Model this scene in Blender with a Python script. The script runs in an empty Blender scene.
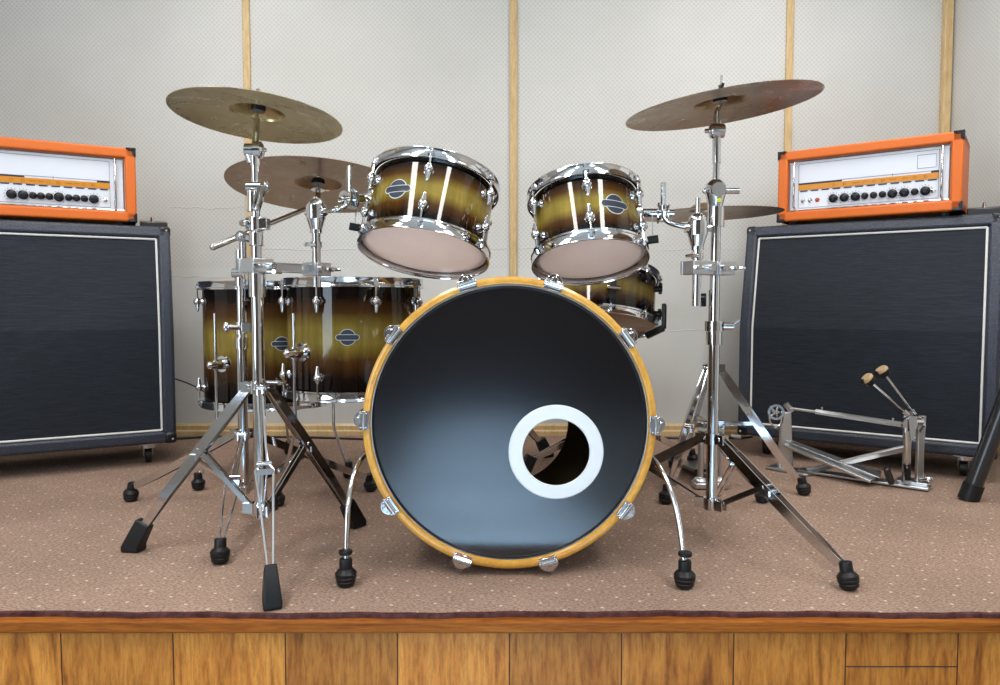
import bpy, bmesh, math, random
from mathutils import Vector, Matrix, Quaternion
random.seed(7)
SC = bpy.context.scene
COL = SC.collection
PI = math.pi
V = Vector

# ------------------------------------------------------------------ camera, world, light, exposure
F = 720.0; CAMZ = 0.541; PITCH = math.radians(3.0)
cd = bpy.data.cameras.new('camera'); cam = bpy.data.objects.new('camera', cd); COL.objects.link(cam)
cam.location = (0, 0, CAMZ); cam.rotation_euler = (PI/2 - PITCH, 0, 0)
cd.sensor_width = 36; cd.lens = 36*F/1000; cd.clip_start = .02; cd.clip_end = 60
SC.camera = cam
SC.view_settings.view_transform = 'Standard'; SC.view_settings.look = 'None'
SC.view_settings.gamma = 1; SC.view_settings.use_curve_mapping = False
SC.view_settings.exposure = 0.55
w = bpy.data.worlds.new('world'); SC.world = w; w.use_nodes = True
w.node_tree.nodes['Background'].inputs[0].default_value = (.75, .85, 1, 1)
w.node_tree.nodes['Background'].inputs[1].default_value = .4

CEIL = 2.25
def area(name, loc, sx, sy, power, col=(1, 1, 1), rot=(0, 0, 0)):
    l = bpy.data.lights.new(name, 'AREA'); l.shape = 'RECTANGLE'; l.size = sx; l.size_y = sy
    l.energy = power; l.color = col
    o = bpy.data.objects.new(name, l); o.location = loc; o.rotation_euler = rot; COL.objects.link(o); return o
PANELS = [(-1.0, .15), (1.0, .15), (-1.0, 1.75), (1.0, 1.75), (-1.0, -2.2), (1.0, -2.2)]
for i, (x, y) in enumerate(PANELS):
    area('ceiling_panel_light', (x, y, CEIL-.035), .3, 1.1, 21 if y < 1 else 14, (1, .975, .93) if y > -1 else (.85, .93, 1))
# daylight window in the rear wall of the hall
area('window_daylight', (-2.42, -1.3, .85), 1.3, 2.0, 40, (.72, .86, 1), (0, -PI/2, 0))
SPOTS = [(-.12, -3.3), (-.14, -2.3), (-.12, -1.35), (-.06, -.5), (0, .2)]  # added spots, no real fixtures: lit hall floor reflects bluish in bass drum head
for (x, y) in SPOTS:
    sp = bpy.data.lights.new('added_head_glow_spot', 'SPOT'); sp.energy = 1700; sp.color = (.55, .78, 1); sp.spot_size = math.radians(27)
    sp.spot_blend = .4; sp.shadow_soft_size = .04
    so = bpy.data.objects.new('added_head_glow_spot', sp); so.location = (x, y, CEIL-.12); so.rotation_euler = (0, 0, 0); COL.objects.link(so)

# ------------------------------------------------------------------ projection helper: a pixel at depth Y -> world point
def at(x, y, Y):
    u = (x-500)/F; v = (y-342.5)/F
    dn = v*math.cos(PITCH)+math.sin(PITCH); fw = math.cos(PITCH)-v*math.sin(PITCH)
    return V((u*Y/fw, Y, CAMZ-dn*Y/fw))
def ground(x, y, z=0):
    u = (x-500)/F; v = (y-342.5)/F
    dn = v*math.cos(PITCH)+math.sin(PITCH); fw = math.cos(PITCH)-v*math.sin(PITCH)
    Y = (CAMZ-z)*fw/dn
    return V((u*Y/fw, Y, z))

# ------------------------------------------------------------------ materials
def mat(name, col=(.5, .5, .5), rough=.5, metal=0, coat=0, spec=.5, ior=1.5):
    m = bpy.data.materials.new(name); m.use_nodes = True
    b = m.node_tree.nodes['Principled BSDF']
    b.inputs['Base Color'].default_value = (*col, 1); b.inputs['Roughness'].default_value = rough
    b.inputs['Metallic'].default_value = metal; b.inputs['Coat Weight'].default_value = coat
    b.inputs['Coat Roughness'].default_value = .04
    b.inputs['Specular IOR Level'].default_value = spec; b.inputs['IOR'].default_value = ior
    return m
def nd(m, t, **k):
    n = m.node_tree.nodes.new(t)
    for a, v in k.items():
        if a in n.inputs: n.inputs[a].default_value = v
        else: setattr(n, a, v)
    return n
def lk(m, a, b): m.node_tree.links.new(a, b)
def bsdf(m): return m.node_tree.nodes['Principled BSDF']
def coords(m, scale=(1, 1, 1), rot=(0, 0, 0), src='Object'):
    tc = nd(m, 'ShaderNodeTexCoord'); mp = nd(m, 'ShaderNodeMapping'); mp.inputs['Scale'].default_value = scale
    mp.inputs['Rotation'].default_value = rot
    lk(m, tc.outputs[src], mp.inputs[0]); return mp.outputs[0]
def ramp(m, fac, stops):
    r = nd(m, 'ShaderNodeValToRGB'); e = r.color_ramp.elements
    while len(e) < len(stops): e.new(.5)
    for el, (p, c) in zip(e, stops):
        el.position = p; el.color = (*c, 1) if len(c) == 3 else c
    lk(m, fac, r.inputs[0]); return r.outputs[0]
def noise(m, vec, scale, detail=4, rough=.6, dist=0):
    n = nd(m, 'ShaderNodeTexNoise'); n.inputs['Scale'].default_value = scale; n.inputs['Detail'].default_value = detail
    n.inputs['Roughness'].default_value = rough; n.inputs['Distortion'].default_value = dist
    lk(m, vec, n.inputs['Vector']); return n.outputs[0]
def bump(m, h, strength=.3, dist=.001, normal=None):
    b = nd(m, 'ShaderNodeBump'); b.inputs['Strength'].default_value = strength; b.inputs['Distance'].default_value = dist
    lk(m, h, b.inputs['Height']); lk(m, b.outputs[0], bsdf(m).inputs['Normal']); return b
def mix(m, fac, a, b, mode='MIX'):
    n = nd(m, 'ShaderNodeMix', data_type='RGBA', blend_type=mode)
    if isinstance(fac, (int, float)): n.inputs[0].default_value = fac
    else: lk(m, fac, n.inputs[0])
    for s, x in ((6, a), (7, b)):
        if isinstance(x, tuple): n.inputs[s].default_value = (*x, 1)
        else: lk(m, x, n.inputs[s])
    return n.outputs[2]
def mth(m, op, a, b=None, c=None):
    n = nd(m, 'ShaderNodeMath', operation=op)
    for i, x in enumerate((a, b, c)):
        if x is None: continue
        if isinstance(x, (int, float)): n.inputs[i].default_value = x
        else: lk(m, x, n.inputs[i])
    return n.outputs[0]

M = {}
M['chrome'] = mat('chrome', (.66, .66, .67), .085, 1)
nn = noise(M['chrome'], coords(M['chrome']), 60, 2); bump(M['chrome'], nn, .04, .002)
M['chrome2'] = mat('aged_chrome', (.62, .60, .57), .2, 1)
M['steel'] = mat('cast_steel', (.60, .61, .62), .34, 1)
M['rubber'] = mat('black_rubber', (.006, .006, .007), .45, 0, 0, .35)
M['blackplastic'] = mat('black_plastic', (.006, .006, .009), .3, 0, 0, .4)
M['blackmetal'] = mat('black_painted_metal', (.013, .013, .014), .35, 0, .3)
M['cable'] = mat('cable_rubber', (.01, .01, .012), .5)
M['felt'] = mat('beater_felt', (.48, .33, .18), .95)
M['white'] = mat('white_plastic', (.70, .72, .74), .35)
M['yellowmark'] = mat('yellow_sticker', (.85, .75, .05), .5)
# wood veneers
def woodmat(name, c1, c2, c3, scale=(1, 1, 1), rough=.3, coat=.3, s=6, plank=None):
    m = mat(name, c1, rough, 0, coat); co = coords(m, scale)
    a = noise(m, co, s, 8, .62, 1.2); b = noise(m, co, s*7, 5, .7)
    c = ramp(m, a, [(.3, c1), (.5, c2), (.72, c3)])
    c = mix(m, .35, c, ramp(m, b, [(.35, tuple(x*.45 for x in c1)), (.6, c3)]), 'MIX')
    lk(m, c, bsdf(m).inputs['Base Color']); bump(m, b, .12, .001); return m
M['maple'] = woodmat('maple_hoop_wood', (.56, .25, .028), (.66, .32, .042), (.74, .41, .075), (1, 3, 1), .25, .6, 5)
M['strip'] = woodmat('pale_pine_strip', (.56, .37, .16), (.66, .46, .22), (.72, .53, .28), (4, 4, .5), .45, .15, 5)
M['trimwood'] = woodmat('varnished_red_brown_wood', (.14, .034, .004), (.25, .068, .008), (.38, .125, .016), (.7, 6, 14), .6, 0, 5); bsdf(M['trimwood']).inputs['Specular IOR Level'].default_value = .15
# burst lacquer: dark at both rims, olive gold in the middle (per drum, uses Generated-free local z)
def burst(name, L):
    m = mat(name, (.2, .12, .03), .5, 0, .75, .0); tc = nd(m, 'ShaderNodeTexCoord'); sx = nd(m, 'ShaderNodeSeparateXYZ')
    lk(m, tc.outputs['Object'], sx.inputs[0]); z = mth(m, 'DIVIDE', sx.outputs[2], L)
    co = coords(m, (1, 1, .12)); n = noise(m, co, 22, 6, .65, .6)
    z2 = mth(m, 'ADD', z, mth(m, 'MULTIPLY', mth(m, 'SUBTRACT', n, .5), .10))
    c = ramp(m, z2, [(0, (.003, .0015, .001)), (.14, (.006, .0025, .0015)), (.31, (.075, .030, .007)), (.46, (.26, .185, .034)),
                     (.60, (.26, .185, .034)), (.75, (.075, .030, .007)), (.89, (.006, .0025, .0015)), (1, (.003, .0015, .001))])
    c = mix(m, .5, c, ramp(m, n, [(.36, (.30, .30, .30)), (.62, (1.25, 1.25, 1.25))]), 'MULTIPLY')
    lk(m, c, bsdf(m).inputs['Base Color']); return m
# clear-ish drumhead film, seen frosted
M['reso'] = mat('frosted_drumhead', (.52, .43, .41), .35, 0, .25)
co = coords(M['reso']); n = noise(M['reso'], co, 9, 4)
lk(M['reso'], ramp(M['reso'], n, [(.3, (.62, .52, .48)), (.7, (.78, .69, .66))]), bsdf(M['reso']).inputs['Base Color'])
def translucent(m, col, f):
    out = m.node_tree.nodes['Material Output']; t = nd(m, 'ShaderNodeBsdfTranslucent'); t.inputs[0].default_value = (*col, 1)
    x = nd(m, 'ShaderNodeMixShader'); x.inputs[0].default_value = f
    lk(m, bsdf(m).outputs[0], x.inputs[1]); lk(m, t.outputs[0], x.inputs[2]); lk(m, x.outputs[0], out.inputs[0])
translucent(M['reso'], (1, .93, .93), .74)
M['batter'] = mat('white_batter_film', (.8, .8, .78), .4); translucent(M['batter'], (1, 1, .98), .88)
M['snarehead'] = mat('amber_snare_film', (.45, .27, .14), .35, 0, .2)
co = coords(M['snarehead'], (1, 12, 1)); n = noise(M['snarehead'], co, 9, 3)
lk(M['snarehead'], ramp(M['snarehead'], n, [(.3, (.26, .15, .08)), (.7, (.5, .33, .19))]), bsdf(M['snarehead']).inputs['Base Color'])
M['blackhead'] = mat('black_drumhead', (.003, .0035, .005), .15, 0, 0, .5, 1.8)
M['shellinside'] = mat('bare_shell_inside', (.16, .11, .05), .6)
M['ply'] = mat('pale_inner_ply', (.78, .72, .66), .6)
M['badge'] = mat('badge_slate', (.035, .045, .065), .3)
M['badgeedge'] = mat('badge_white', (.75, .75, .72), .3)
# cymbal bronze
def bronze(name, c1, c2, rough=.3):
    m = mat(name, c1, rough, 1); co = coords(m)
    n = noise(m, co, 7, 5, .6, 1.5); n2 = noise(m, coords(m, (1, 1, 1)), 30, 4)
    c = mix(m, .45, ramp(m, n, [(.35, c1), (.68, c2)]), ramp(m, n2, [(.3, c1), (.7, c2)]))
    lk(m, c, bsdf(m).inputs['Base Color'])
    tc = nd(m, 'ShaderNodeTexCoord'); sx = nd(m, 'ShaderNodeSeparateXYZ'); lk(m, tc.outputs['Object'], sx.inputs[0])
    r = mth(m, 'SQRT', mth(m, 'ADD', mth(m, 'POWER', sx.outputs[0], 2), mth(m, 'POWER', sx.outputs[1], 2)))
    g = mth(m, 'SINE', mth(m, 'MULTIPLY', r, 2600))
    h = mth(m, 'ADD', mth(m, 'MULTIPLY', g, .35), mth(m, 'MULTIPLY', noise(m, co, 45, 2), 1.2))
    bump(m, h, .22, .0012)
    lk(m, ramp(m, n, [(.3, (rough*.8,)*3), (.7, (rough*1.35,)*3)]), bsdf(m).inputs['Roughness']); return m
M['bronze_g'] = bronze('bronze_golden', (.42, .33, .16), (.60, .50, .28), .27)
M['bronze_d'] = bronze('bronze_dark', (.26, .165, .095), (.44, .29, .18), .3)
M['bronze_c'] = bronze('bronze_brown', (.27, .18, .10), (.43, .31, .20), .28)
# carpet
m = M['carpet'] = mat('brown_dotted_carpet', (.2, .12, .1), .95, 0, 0, .15)
co = coords(m, (1, 1, 1)); vo = nd(m, 'ShaderNodeTexVoronoi', voronoi_dimensions='2D'); vo.inputs['Scale'].default_value = 1/.052
vo.inputs['Randomness'].default_value = .28; lk(m, coords(m, (1, 1, 1), (0, 0, .6)), vo.inputs['Vector'])
dot = ramp(m, vo.outputs['Distance'], [(.045, (.9, .9, .9)), (.07, (0, 0, 0))])
a = noise(m, coords(m, (1.2, 5, 1)), 110, 3, .8); b = noise(m, co, 3, 4); c3 = noise(m, coords(m, (1, 9, 1)), 16, 5)
base = ramp(m, a, [(.34, (.10, .062, .045)), (.50, (.33, .220, .165)), (.64, (.52, .365, .285))])
base = mix(m, .5, base, ramp(m, b, [(.35, (.72, .72, .72)), (.62, (1.1, 1.1, 1.1))]), 'MULTIPLY')
base = mix(m, .35, base, ramp(m, c3, [(.35, (.7, .7, .7)), (.6, (1.1, 1.1, 1.1))]), 'MULTIPLY')
lk(m, mix(m, dot, base, (.62, .52, .38)), bsdf(m).inputs['Base Color']); bump(m, a, .6, .003)
m = M['binding'] = mat('dark_carpet_binding', (.06, .022, .022), .95, 0, 0, .1)
a = noise(m, coords(m, (1, 1, 1)), 60, 4); lk(m, ramp(m, a, [(.3, (.035, .012, .012)), (.7, (.12, .05, .045))]), bsdf(m).inputs['Base Color'])
# stage front laminate planks: brick texture with vertical boards
m = M['laminate'] = mat('oak_laminate', (.4, .18, .05), .5, 0, 0, .25)
tc = nd(m, 'ShaderNodeTexCoord'); sx = nd(m, 'ShaderNodeSeparateXYZ'); lk(m, tc.outputs['Object'], sx.inputs[0])
bi = mth(m, 'FLOOR', mth(m, 'DIVIDE', mth(m, 'ADD', sx.outputs[0], .1982*20-.0168), .1982))
wn = nd(m, 'ShaderNodeTexWhiteNoise', noise_dimensions='1D'); lk(m, bi, wn.inputs['W'])
cb = nd(m, 'ShaderNodeCombineXYZ'); lk(m, mth(m, 'ADD', sx.outputs[0], mth(m, 'MULTIPLY', wn.outputs[0], 30)), cb.inputs[0])
lk(m, mth(m, 'MULTIPLY', sx.outputs[2], .14), cb.inputs[2])
g1 = noise(m, cb.outputs[0], 14, 7, .62, 2.2); g2 = noise(m, cb.outputs[0], 130, 4, .7)
c = ramp(m, g1, [(.30, (.20, .062, .010)), (.44, (.44, .160, .024)), (.58, (.55, .23, .042)), (.75, (.34, .115, .017))])
c = mix(m, .5, c, ramp(m, g2, [(.38, (.40, .34, .28)), (.55, (1.15, 1.15, 1.15))]), 'MULTIPLY')
c = mix(m, 1, c, ramp(m, wn.outputs[0], [(0, (.72, .68, .62)), (1, (1.15, 1.15, 1.15))]), 'MULTIPLY')
fr = mth(m, 'FRACT', mth(m, 'DIVIDE', mth(m, 'ADD', sx.outputs[0], .1982*20-.0168), .1982))
gap = mth(m, 'LESS_THAN', mth(m, 'MINIMUM', fr, mth(m, 'SUBTRACT', 1, fr)), .006)
lk(m, mix(m, gap, c, (.05, .018, .006)), bsdf(m).inputs['Base Color'])
# wall covering: pale grey vinyl with fine diamond embossing
m = M['wall'] = mat('pale_embossed_wall_vinyl', (.62, .60, .56), .5, 0, 0, .35)
tc = nd(m, 'ShaderNodeTexCoord'); sx = nd(m, 'ShaderNodeSeparateXYZ'); lk(m, tc.outputs['Object'], sx.inputs[0])
p = mth(m, 'SINE', mth(m, 'MULTIPLY', mth(m, 'ADD', sx.outputs[0], sx.outputs[1]), 2*PI/.0185))
q = mth(m, 'SINE', mth(m, 'MULTIPLY', sx.outputs[2], 2*PI/.0185))
pq = mth(m, 'MULTIPLY', p, q)
up = mth(m, 'GREATER_THAN', sx.outputs[2], .69)
hole = mth(m, 'MULTIPLY', mth(m, 'MULTIPLY', mth(m, 'MAXIMUM', pq, 0), 1.2), up)
b = noise(m, coords(m), 1.6, 4, .55)
base = ramp(m, b, [(.3, (.585, .58, .55)), (.7, (.675, .672, .65))])
lk(m, mix(m, mth(m, 'MULTIPLY', hole, .5), base, (.42, .41, .38)), bsdf(m).inputs['Base Color'])
bump(m, noise(m, coords(m, (1, 1, .6)), 1.4, 2), .2, .03)
M['wall_plain'] = mat('plain_hall_wall', (.30, .27, .23), .8)
M['wall_dark'] = mat('dark_wood_hall_panelling', (.10, .06, .035), .6)
M['ceiling'] = mat('ceiling_paint', (.75, .74, .71), .9)
M['hallfloor'] = mat('hall_floor_lino', (.27, .30, .33), .65)
M['glow'] = mat('lamp_diffuser', (.9, .9, .9), .4)
m = M['winglass'] = mat('window_sky_pane', (.6, .75, 1), .1)
# tolex
def tolex(name, c, scale=420, st=.5, rough=.45, c2=None):
    m = mat(name, c, rough, 0, 0, .5); n = nd(m, 'ShaderNodeTexVoronoi'); n.inputs['Scale'].default_value = scale
    lk(m, coords(m), n.inputs['Vector']); bump(m, n.outputs['Distance'], st, .0012)
    if c2:
        f = noise(m, coords(m), 300, 2); lk(m, ramp(m, f, [(.45, c), (.75, c2)]), bsdf(m).inputs['Base Color'])
    return m
M['tolex_black'] = tolex('blue_black_tolex', (.016, .020, .034), 260, .8, .38, (.06, .07, .10))
M['tolex_orange'] = tolex('orange_tolex', (.68, .135, .004), 500, .35, .42)
m = M['grille'] = mat('black_grille_cloth', (.014, .018, .026), .75, 0, 0, .4)
n = noise(m, coords(m, (6, 6, 150)), 3, 4, .7); lk(m, ramp(m, n, [(.35, (.002, .0035, .0065)), (.68, (.013, .020, .033))]), bsdf(m).inputs['Base Color'])
bump(m, n, .5, .002)
M['piping'] = mat('white_piping', (.72, .71, .68), .4)
M['panelwhite'] = mat('white_control_panel', (.72, .74, .80), .25, 0, .3)
M['panelorange'] = mat('orange_symbol_band', (.62, .23, .004), .35)
M['ink'] = mat('dark_print', (.02, .02, .03), .5)
M['lampred'] = mat('amber_indicator', (.45, .08, .03), .25)
M['inkorange'] = mat('brown_print', (.25, .08, .01), .5)

# ------------------------------------------------------------------ mesh builder
def basis(d):
    d = d.normalized(); a = V((0, 0, 1)) if abs(d.z) < .95 else V((1, 0, 0))
    x = d.cross(a).normalized(); y = d.cross(x).normalized(); return x, y, d
class MB:
    def __init__(s): s.bm = bmesh.new(); s.mats = []
    def mi(s, faces, k):
        if k is None: return
        if k not in s.mats: s.mats.append(k)
        i = s.mats.index(k)+1
        for f in faces: f.material_index = i
    def rings(s, rings, closed=False, caps=True, k=None):
        bm = s.bm; vr = [[bm.verts.new(p) for p in r] for r in rings]; fs = []
        n = len(vr[0]); pairs = list(zip(vr, vr[1:]))
        if closed: pairs.append((vr[-1], vr[0]))
        for a, b in pairs:
            for i in range(n):
                j = (i+1) % n
                fs.append(bm.faces.new((a[i], a[j], b[j], b[i])))
        if caps and not closed:
            fs.append(bm.faces.new(vr[0][::-1])); fs.append(bm.faces.new(vr[-1]))
        s.mi(fs, k); return s
    def cone(s, p0, p1, r0, r1=None, n=16, k=None):
        p0, p1 = V(p0), V(p1); r1 = r0 if r1 is None else r1; x, y, d = basis(p1-p0)
        R = [[p+(x*math.cos(2*PI*i/n)+y*math.sin(2*PI*i/n))*max(r, 1e-5) for i in range(n)] for p, r in ((p0, r0), (p1, r1))]
        return s.rings(R, k=k)
    def tube(s, pts, r, n=10, smooth=0, k=None):
        pts = [V(p) for p in pts]
        for _ in range(smooth):
            q = [pts[0]]
            for a, b in zip(pts, pts[1:]): q += [a.lerp(b, .25), a.lerp(b, .75)]
            q.append(pts[-1]); pts = q
        x = None; R = []
        for i, p in enumerate(pts):
            d = (pts[min(i+1, len(pts)-1)]-pts[max(i-1, 0)]).normalized()
            if x is None: x, _, _ = basis(d)
            x = (x-d*x.dot(d)).normalized(); y = d.cross(x)
            rr = r[i] if isinstance(r, (list, tuple)) else r
            R.append([p+(x*math.cos(2*PI*j/n)+y*math.sin(2*PI*j/n))*rr for j in range(n)])
        return s.rings(R, k=k)
    def strip(s, pts, side, wd, th):      # flat bar swept along pts; side = thin direction (th), wd is across
        side = V(side).normalized(); pts = [V(p) for p in pts]; R = []
        for i, p in enumerate(pts):
            d = (pts[min(i+1, len(pts)-1)]-pts[max(i-1, 0)]).normalized(); up = d.cross(side).normalized()
            ww = wd[i] if isinstance(wd, (list, tuple)) else wd
            R.append([p+side*a*th/2+up*b*ww/2 for a, b in ((-1, -1), (1, -1), (1, 1), (-1, 1))])
        return s.rings(R)
    def lathe(s, prof, o=(0, 0, 0), d=(0, 0, 1), n=48, closed=False, k=None):
        o = V(o); x, y, dd = basis(V(d)); R = []
        for r, h in prof:
            R.append([o+dd*h+(x*math.cos(2*PI*i/n)+y*math.sin(2*PI*i/n))*max(r, 1e-5) for i in range(n)])
        return s.rings(R, closed=closed, caps=not closed, k=k)
    def box(s, c, sz, mtx=None, k=None):
        c = V(c); m3 = mtx or Matrix.Identity(3); h = V(sz)/2
        vs = [s.bm.verts.new(c+m3@V((a*h.x, b*h.y, e*h.z))) for a in (-1, 1) for b in (-1, 1) for e in (-1, 1)]
        fs = [s.bm.faces.new([vs[i] for i in f]) for f in ((0, 1, 3, 2), (4, 6, 7, 5), (0, 4, 5, 1), (2, 3, 7, 6), (0, 2, 6, 4), (1, 5, 7, 3))]
        s.mi(fs, k); return s
    def bar(s, p0, p1, wd, th, side):
        return s.strip([p0, p1], side, wd, th)
    def ball(s, c, r, sc=(1, 1, 1), n=14, k=None, mtx=None):
        m4 = Matrix.Translation(V(c))@(mtx.to_4x4() if mtx else Matrix.Identity(4))@Matrix.Diagonal((*sc, 1))
        g = bmesh.ops.create_uvsphere(s.bm, u_segments=n, v_segments=max(6, n//2+1), radius=r, matrix=m4)
        fs = {f for v in g['verts'] for f in v.link_faces}; s.mi(fs, k); return s
    def prism(s, pts, a, b, k=None):      # polygon pts (list of Vectors) offset by vectors a and b
        return s.rings([[V(p)+a for p in pts], [V(p)+b for p in pts]], k=k)
    def build(s, name, material, parent=None, world=False, bevel=0, loc=None, smooth=True, seg=2):
        bm = s.bm
        bmesh.ops.recalc_face_normals(bm, faces=bm.faces)
        if world and parent is not None:
            r = parent
            while r.parent: r = r.parent
            bm.transform(r.matrix_basis.inverted())
        if loc is not None: bm.transform(Matrix.Translation(-V(loc)))
        me = bpy.data.meshes.new(name); bm.to_mesh(me); bm.free()
        me.materials.append(M[material])
        for k in s.mats: me.materials.append(M[k])
        if smooth:
            for p in me.polygons: p.use_smooth = True
            me.set_sharp_from_angle(angle=math.radians(38))
        o = bpy.data.objects.new(name, me); COL.objects.link(o)
        if parent is not None: o.parent = parent
        if loc is not None: o.location = loc
        if bevel:
            b = o.modifiers.new('bevel', 'BEVEL'); b.width = bevel; b.segments = seg; b.limit_method = 'ANGLE'; b.angle_limit = math.radians(40)
        return o
def build_split(mb, name, material, parent, world=True, bevel=0):
    bm = mb.bm; bm.verts.ensure_lookup_table(); seen = set(); comps = []
    for v in bm.verts:
        if v in seen: continue
        st = [v]; seen.add(v); c = []
        while st:
            q = st.pop(); c.append(q)
            for e in q.link_edges:
                o = e.other_vert(q)
                if o not in seen: seen.add(o); st.append(o)
        comps.append(c)
    def bb(c): return [min(v.co[i] for v in c)-.001 for i in range(3)], [max(v.co[i] for v in c)+.001 for i in range(3)]
    groups = [(c, bb(c)) for c in comps]; ch = True
    while ch:
        ch = False
        for i in range(len(groups)):
            for j in range(i+1, len(groups)):
                a, b = groups[i][1], groups[j][1]
                if all(a[0][k] <= b[1][k] and b[0][k] <= a[1][k] for k in range(3)):
                    c = groups[i][0]+groups[j][0]; groups[i] = (c, bb(c)); groups.pop(j); ch = True; break
            if ch: break
    for c, _ in groups:
        n = MB(); mp = {v: n.bm.verts.new(v.co) for v in c}
        for f in {f for v in c for f in v.link_faces}: n.bm.faces.new([mp[v] for v in f.verts])
        n.build(name, material, parent, world=world, bevel=bevel)
def tag(o, label=None, cat=None, group=None, kind=None):
    if label: o['label'] = label
    if cat: o['category'] = cat
    if group: o['group'] = group
    if kind: o['kind'] = kind
    return o
def thing(name, label, cat, loc=(0, 0, 0), rot=None, group=None):
    o = bpy.data.objects.new(name, None); o.empty_display_size = .05; COL.objects.link(o)
    o.location = loc
    if rot is not None:
        o.matrix_basis = Matrix.Translation(V(loc))@(rot.to_4x4() if isinstance(rot, (Matrix, Quaternion)) else Matrix(rot))
    tag(o, label, cat, group); return o
def struct(name, mb, material, **k):
    o = mb.build(name, material, **k); o['kind'] = 'structure'; return o
def rotz(a): return Matrix.Rotation(a, 3, 'Z')

# ------------------------------------------------------------------ the setting
SY = 1.243; WY = 2.97; WR = 1.823; WL = -2.5; HZ = -.5; RY = -4.5
b = MB().box(((WL+WR)/2, (SY+WY)/2+.01, -.255), (WR-WL, WY-SY-.02, .49)); struct('floor', b, 'trimwood')
b = MB().box(((WL+WR)/2, (RY+SY)/2, HZ-.05), (WR-WL+1.2, SY-RY, .1)); struct('floor_hall', b, 'hallfloor')
b = MB().box(((WL+WR)/2, WY+.05, (CEIL+HZ)/2), (WR-WL+.2, .1, CEIL-HZ)); struct('wall_back', b, 'wall', smooth=False)
b = MB().box((WR+.05, (SY-.2+WY)/2, (CEIL+HZ)/2), (.1, WY-SY+.2, CEIL-HZ)); struct('wall_right', b, 'wall', smooth=False)
b = MB().box((WR+.05, (RY+SY-.2)/2, (CEIL+HZ)/2), (.1, SY-.2-RY, CEIL-HZ)); struct('wall_right_hall', b, 'wall_plain')
b = MB().box((WL-.05, (SY-.2+WY)/2, (CEIL+HZ)/2), (.1, WY-SY+.2, CEIL-HZ)); struct('wall_left', b, 'wall', smooth=False)
b = MB().box((WL-.05, (RY+SY-.2)/2, (CEIL+HZ)/2), (.1, SY-.2-RY, CEIL-HZ)); struct('wall_left_hall', b, 'wall_plain')
b = MB().box(((WL+WR)/2, RY-.05, (CEIL+HZ)/2), (WR-WL+.2, .1, CEIL-HZ)); struct('wall_rear', b, 'wall_dark')
b = MB().box(((WL+WR)/2, (RY+WY)/2, CEIL+.05), (WR-WL+.2, WY-RY+.2, .1)); struct('ceiling', b, 'ceiling')
# window frame on the rear wall around the daylight
fr = MB()
for y in (-2.33, -1.3, -.27): fr.box((WL+.04, y, .85), (.06, .06, 1.42))
for z in (.17, 1.53): fr.box((WL+.04, -1.3, z), (.06, 2.12, .06))
struct('window_1', fr, 'white')
for i, (x, y) in enumerate(PANELS):
    r = thing('ceiling_lamp', ['narrow ceiling lamp left above the front of the hall', 'narrow ceiling lamp right above the front of the hall',
              'narrow ceiling lamp above the left of the stage', 'narrow ceiling lamp above the right of the stage',
              'narrow ceiling lamp left near the rear window', 'narrow ceiling lamp right near the rear window'][i], 'ceiling lamp', (x, y, CEIL), group='ceiling lamps of the room')
    f = MB()
    for sx_ in (-1, 1): f.box((sx_*.165, 0, -.02), (.02, 1.16, .04))
    for sy_ in (-1, 1): f.box((0, sy_*.57, -.02), (.35, .02, .04))
    f.box((0, 0, -.004), (.33, 1.14, .008)); f.build('frame', 'white', r)
# pine strips, baseboard
for i, (x, wd) in enumerate(((248, .029), (513.5, .030), (788, .029))):
    p = at(x, 100, WY); b = MB().box((p.x, WY-.006, (CEIL+.02)/2), (wd, .012, CEIL-.03)); struct('trim_%d' % (i+1), b, 'strip', bevel=.003)
b = MB().box((at(944.5, 60, WY).x, WY-.014, CEIL/2), (.034, .028, CEIL-.01)); struct('trim_4', b, 'strip', bevel=.004)
b = MB(); b.prism([V((0, 0, 0)), V((0, -.020, 0)), V((0, -.020, .018)), V((0, -.013, .024)), V((0, -.013, .040)), V((0, -.006, .048)), V((0, 0, .048))], V((WL, WY, 0)), V((WR, WY, 0)))
struct('baseboard_back', b, 'strip')
b = MB(); b.prism([V((0, 0, 0)), V((-.018, 0, 0)), V((-.018, 0, .04)), V((0, 0, .048))], V((WR, SY+.05, 0)), V((WR, WY-.02, 0)))
struct('baseboard_right', b, 'strip')
# seams of the wall covering: low overlapping sheets, 2 mm thick
def seam(x0, x1, ypx):
    a, c = at(x0, ypx, WY), at(x1, ypx, WY)
    b = MB(); n = 16; top = []; bot = []
    pts = []
    for i in range(n+1):
        x = a.x+(c.x-a.x)*i/n; pts.append(V((x, WY+.0008, a.z+.004*math.sin(i*1.3)+.003*math.sin(i*.5))))
    b.tube(pts, .0022, 6); return b
for i, (x0, x1, y) in enumerate(((170, 243, 277), (252, 510, 250), (518, 784, 249), (518, 784, 330), (170, 243, 208))):
    struct('trim_%d' % (i+5), seam(x0, x1, y), 'wall')
# stage front
b = MB().box(((WL+WR)/2, SY+.006, (HZ-.030)/2), (WR-WL, .012, abs(HZ)-.030)); struct('wall_stage_front', b, 'laminate')
q = at(846, 660, SY); 
b = MB().box((at(902, 666, SY).x, SY-.0004, at(902, 666.5, SY).z), (.1982, .0012, .0016)); struct('trim_11', b, 'ink')
b = MB().box(((WL+WR)/2, SY-.004, -.0185), (WR-WL, .034, .023)); struct('trim_10', b, 'trimwood', bevel=.004)
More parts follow.
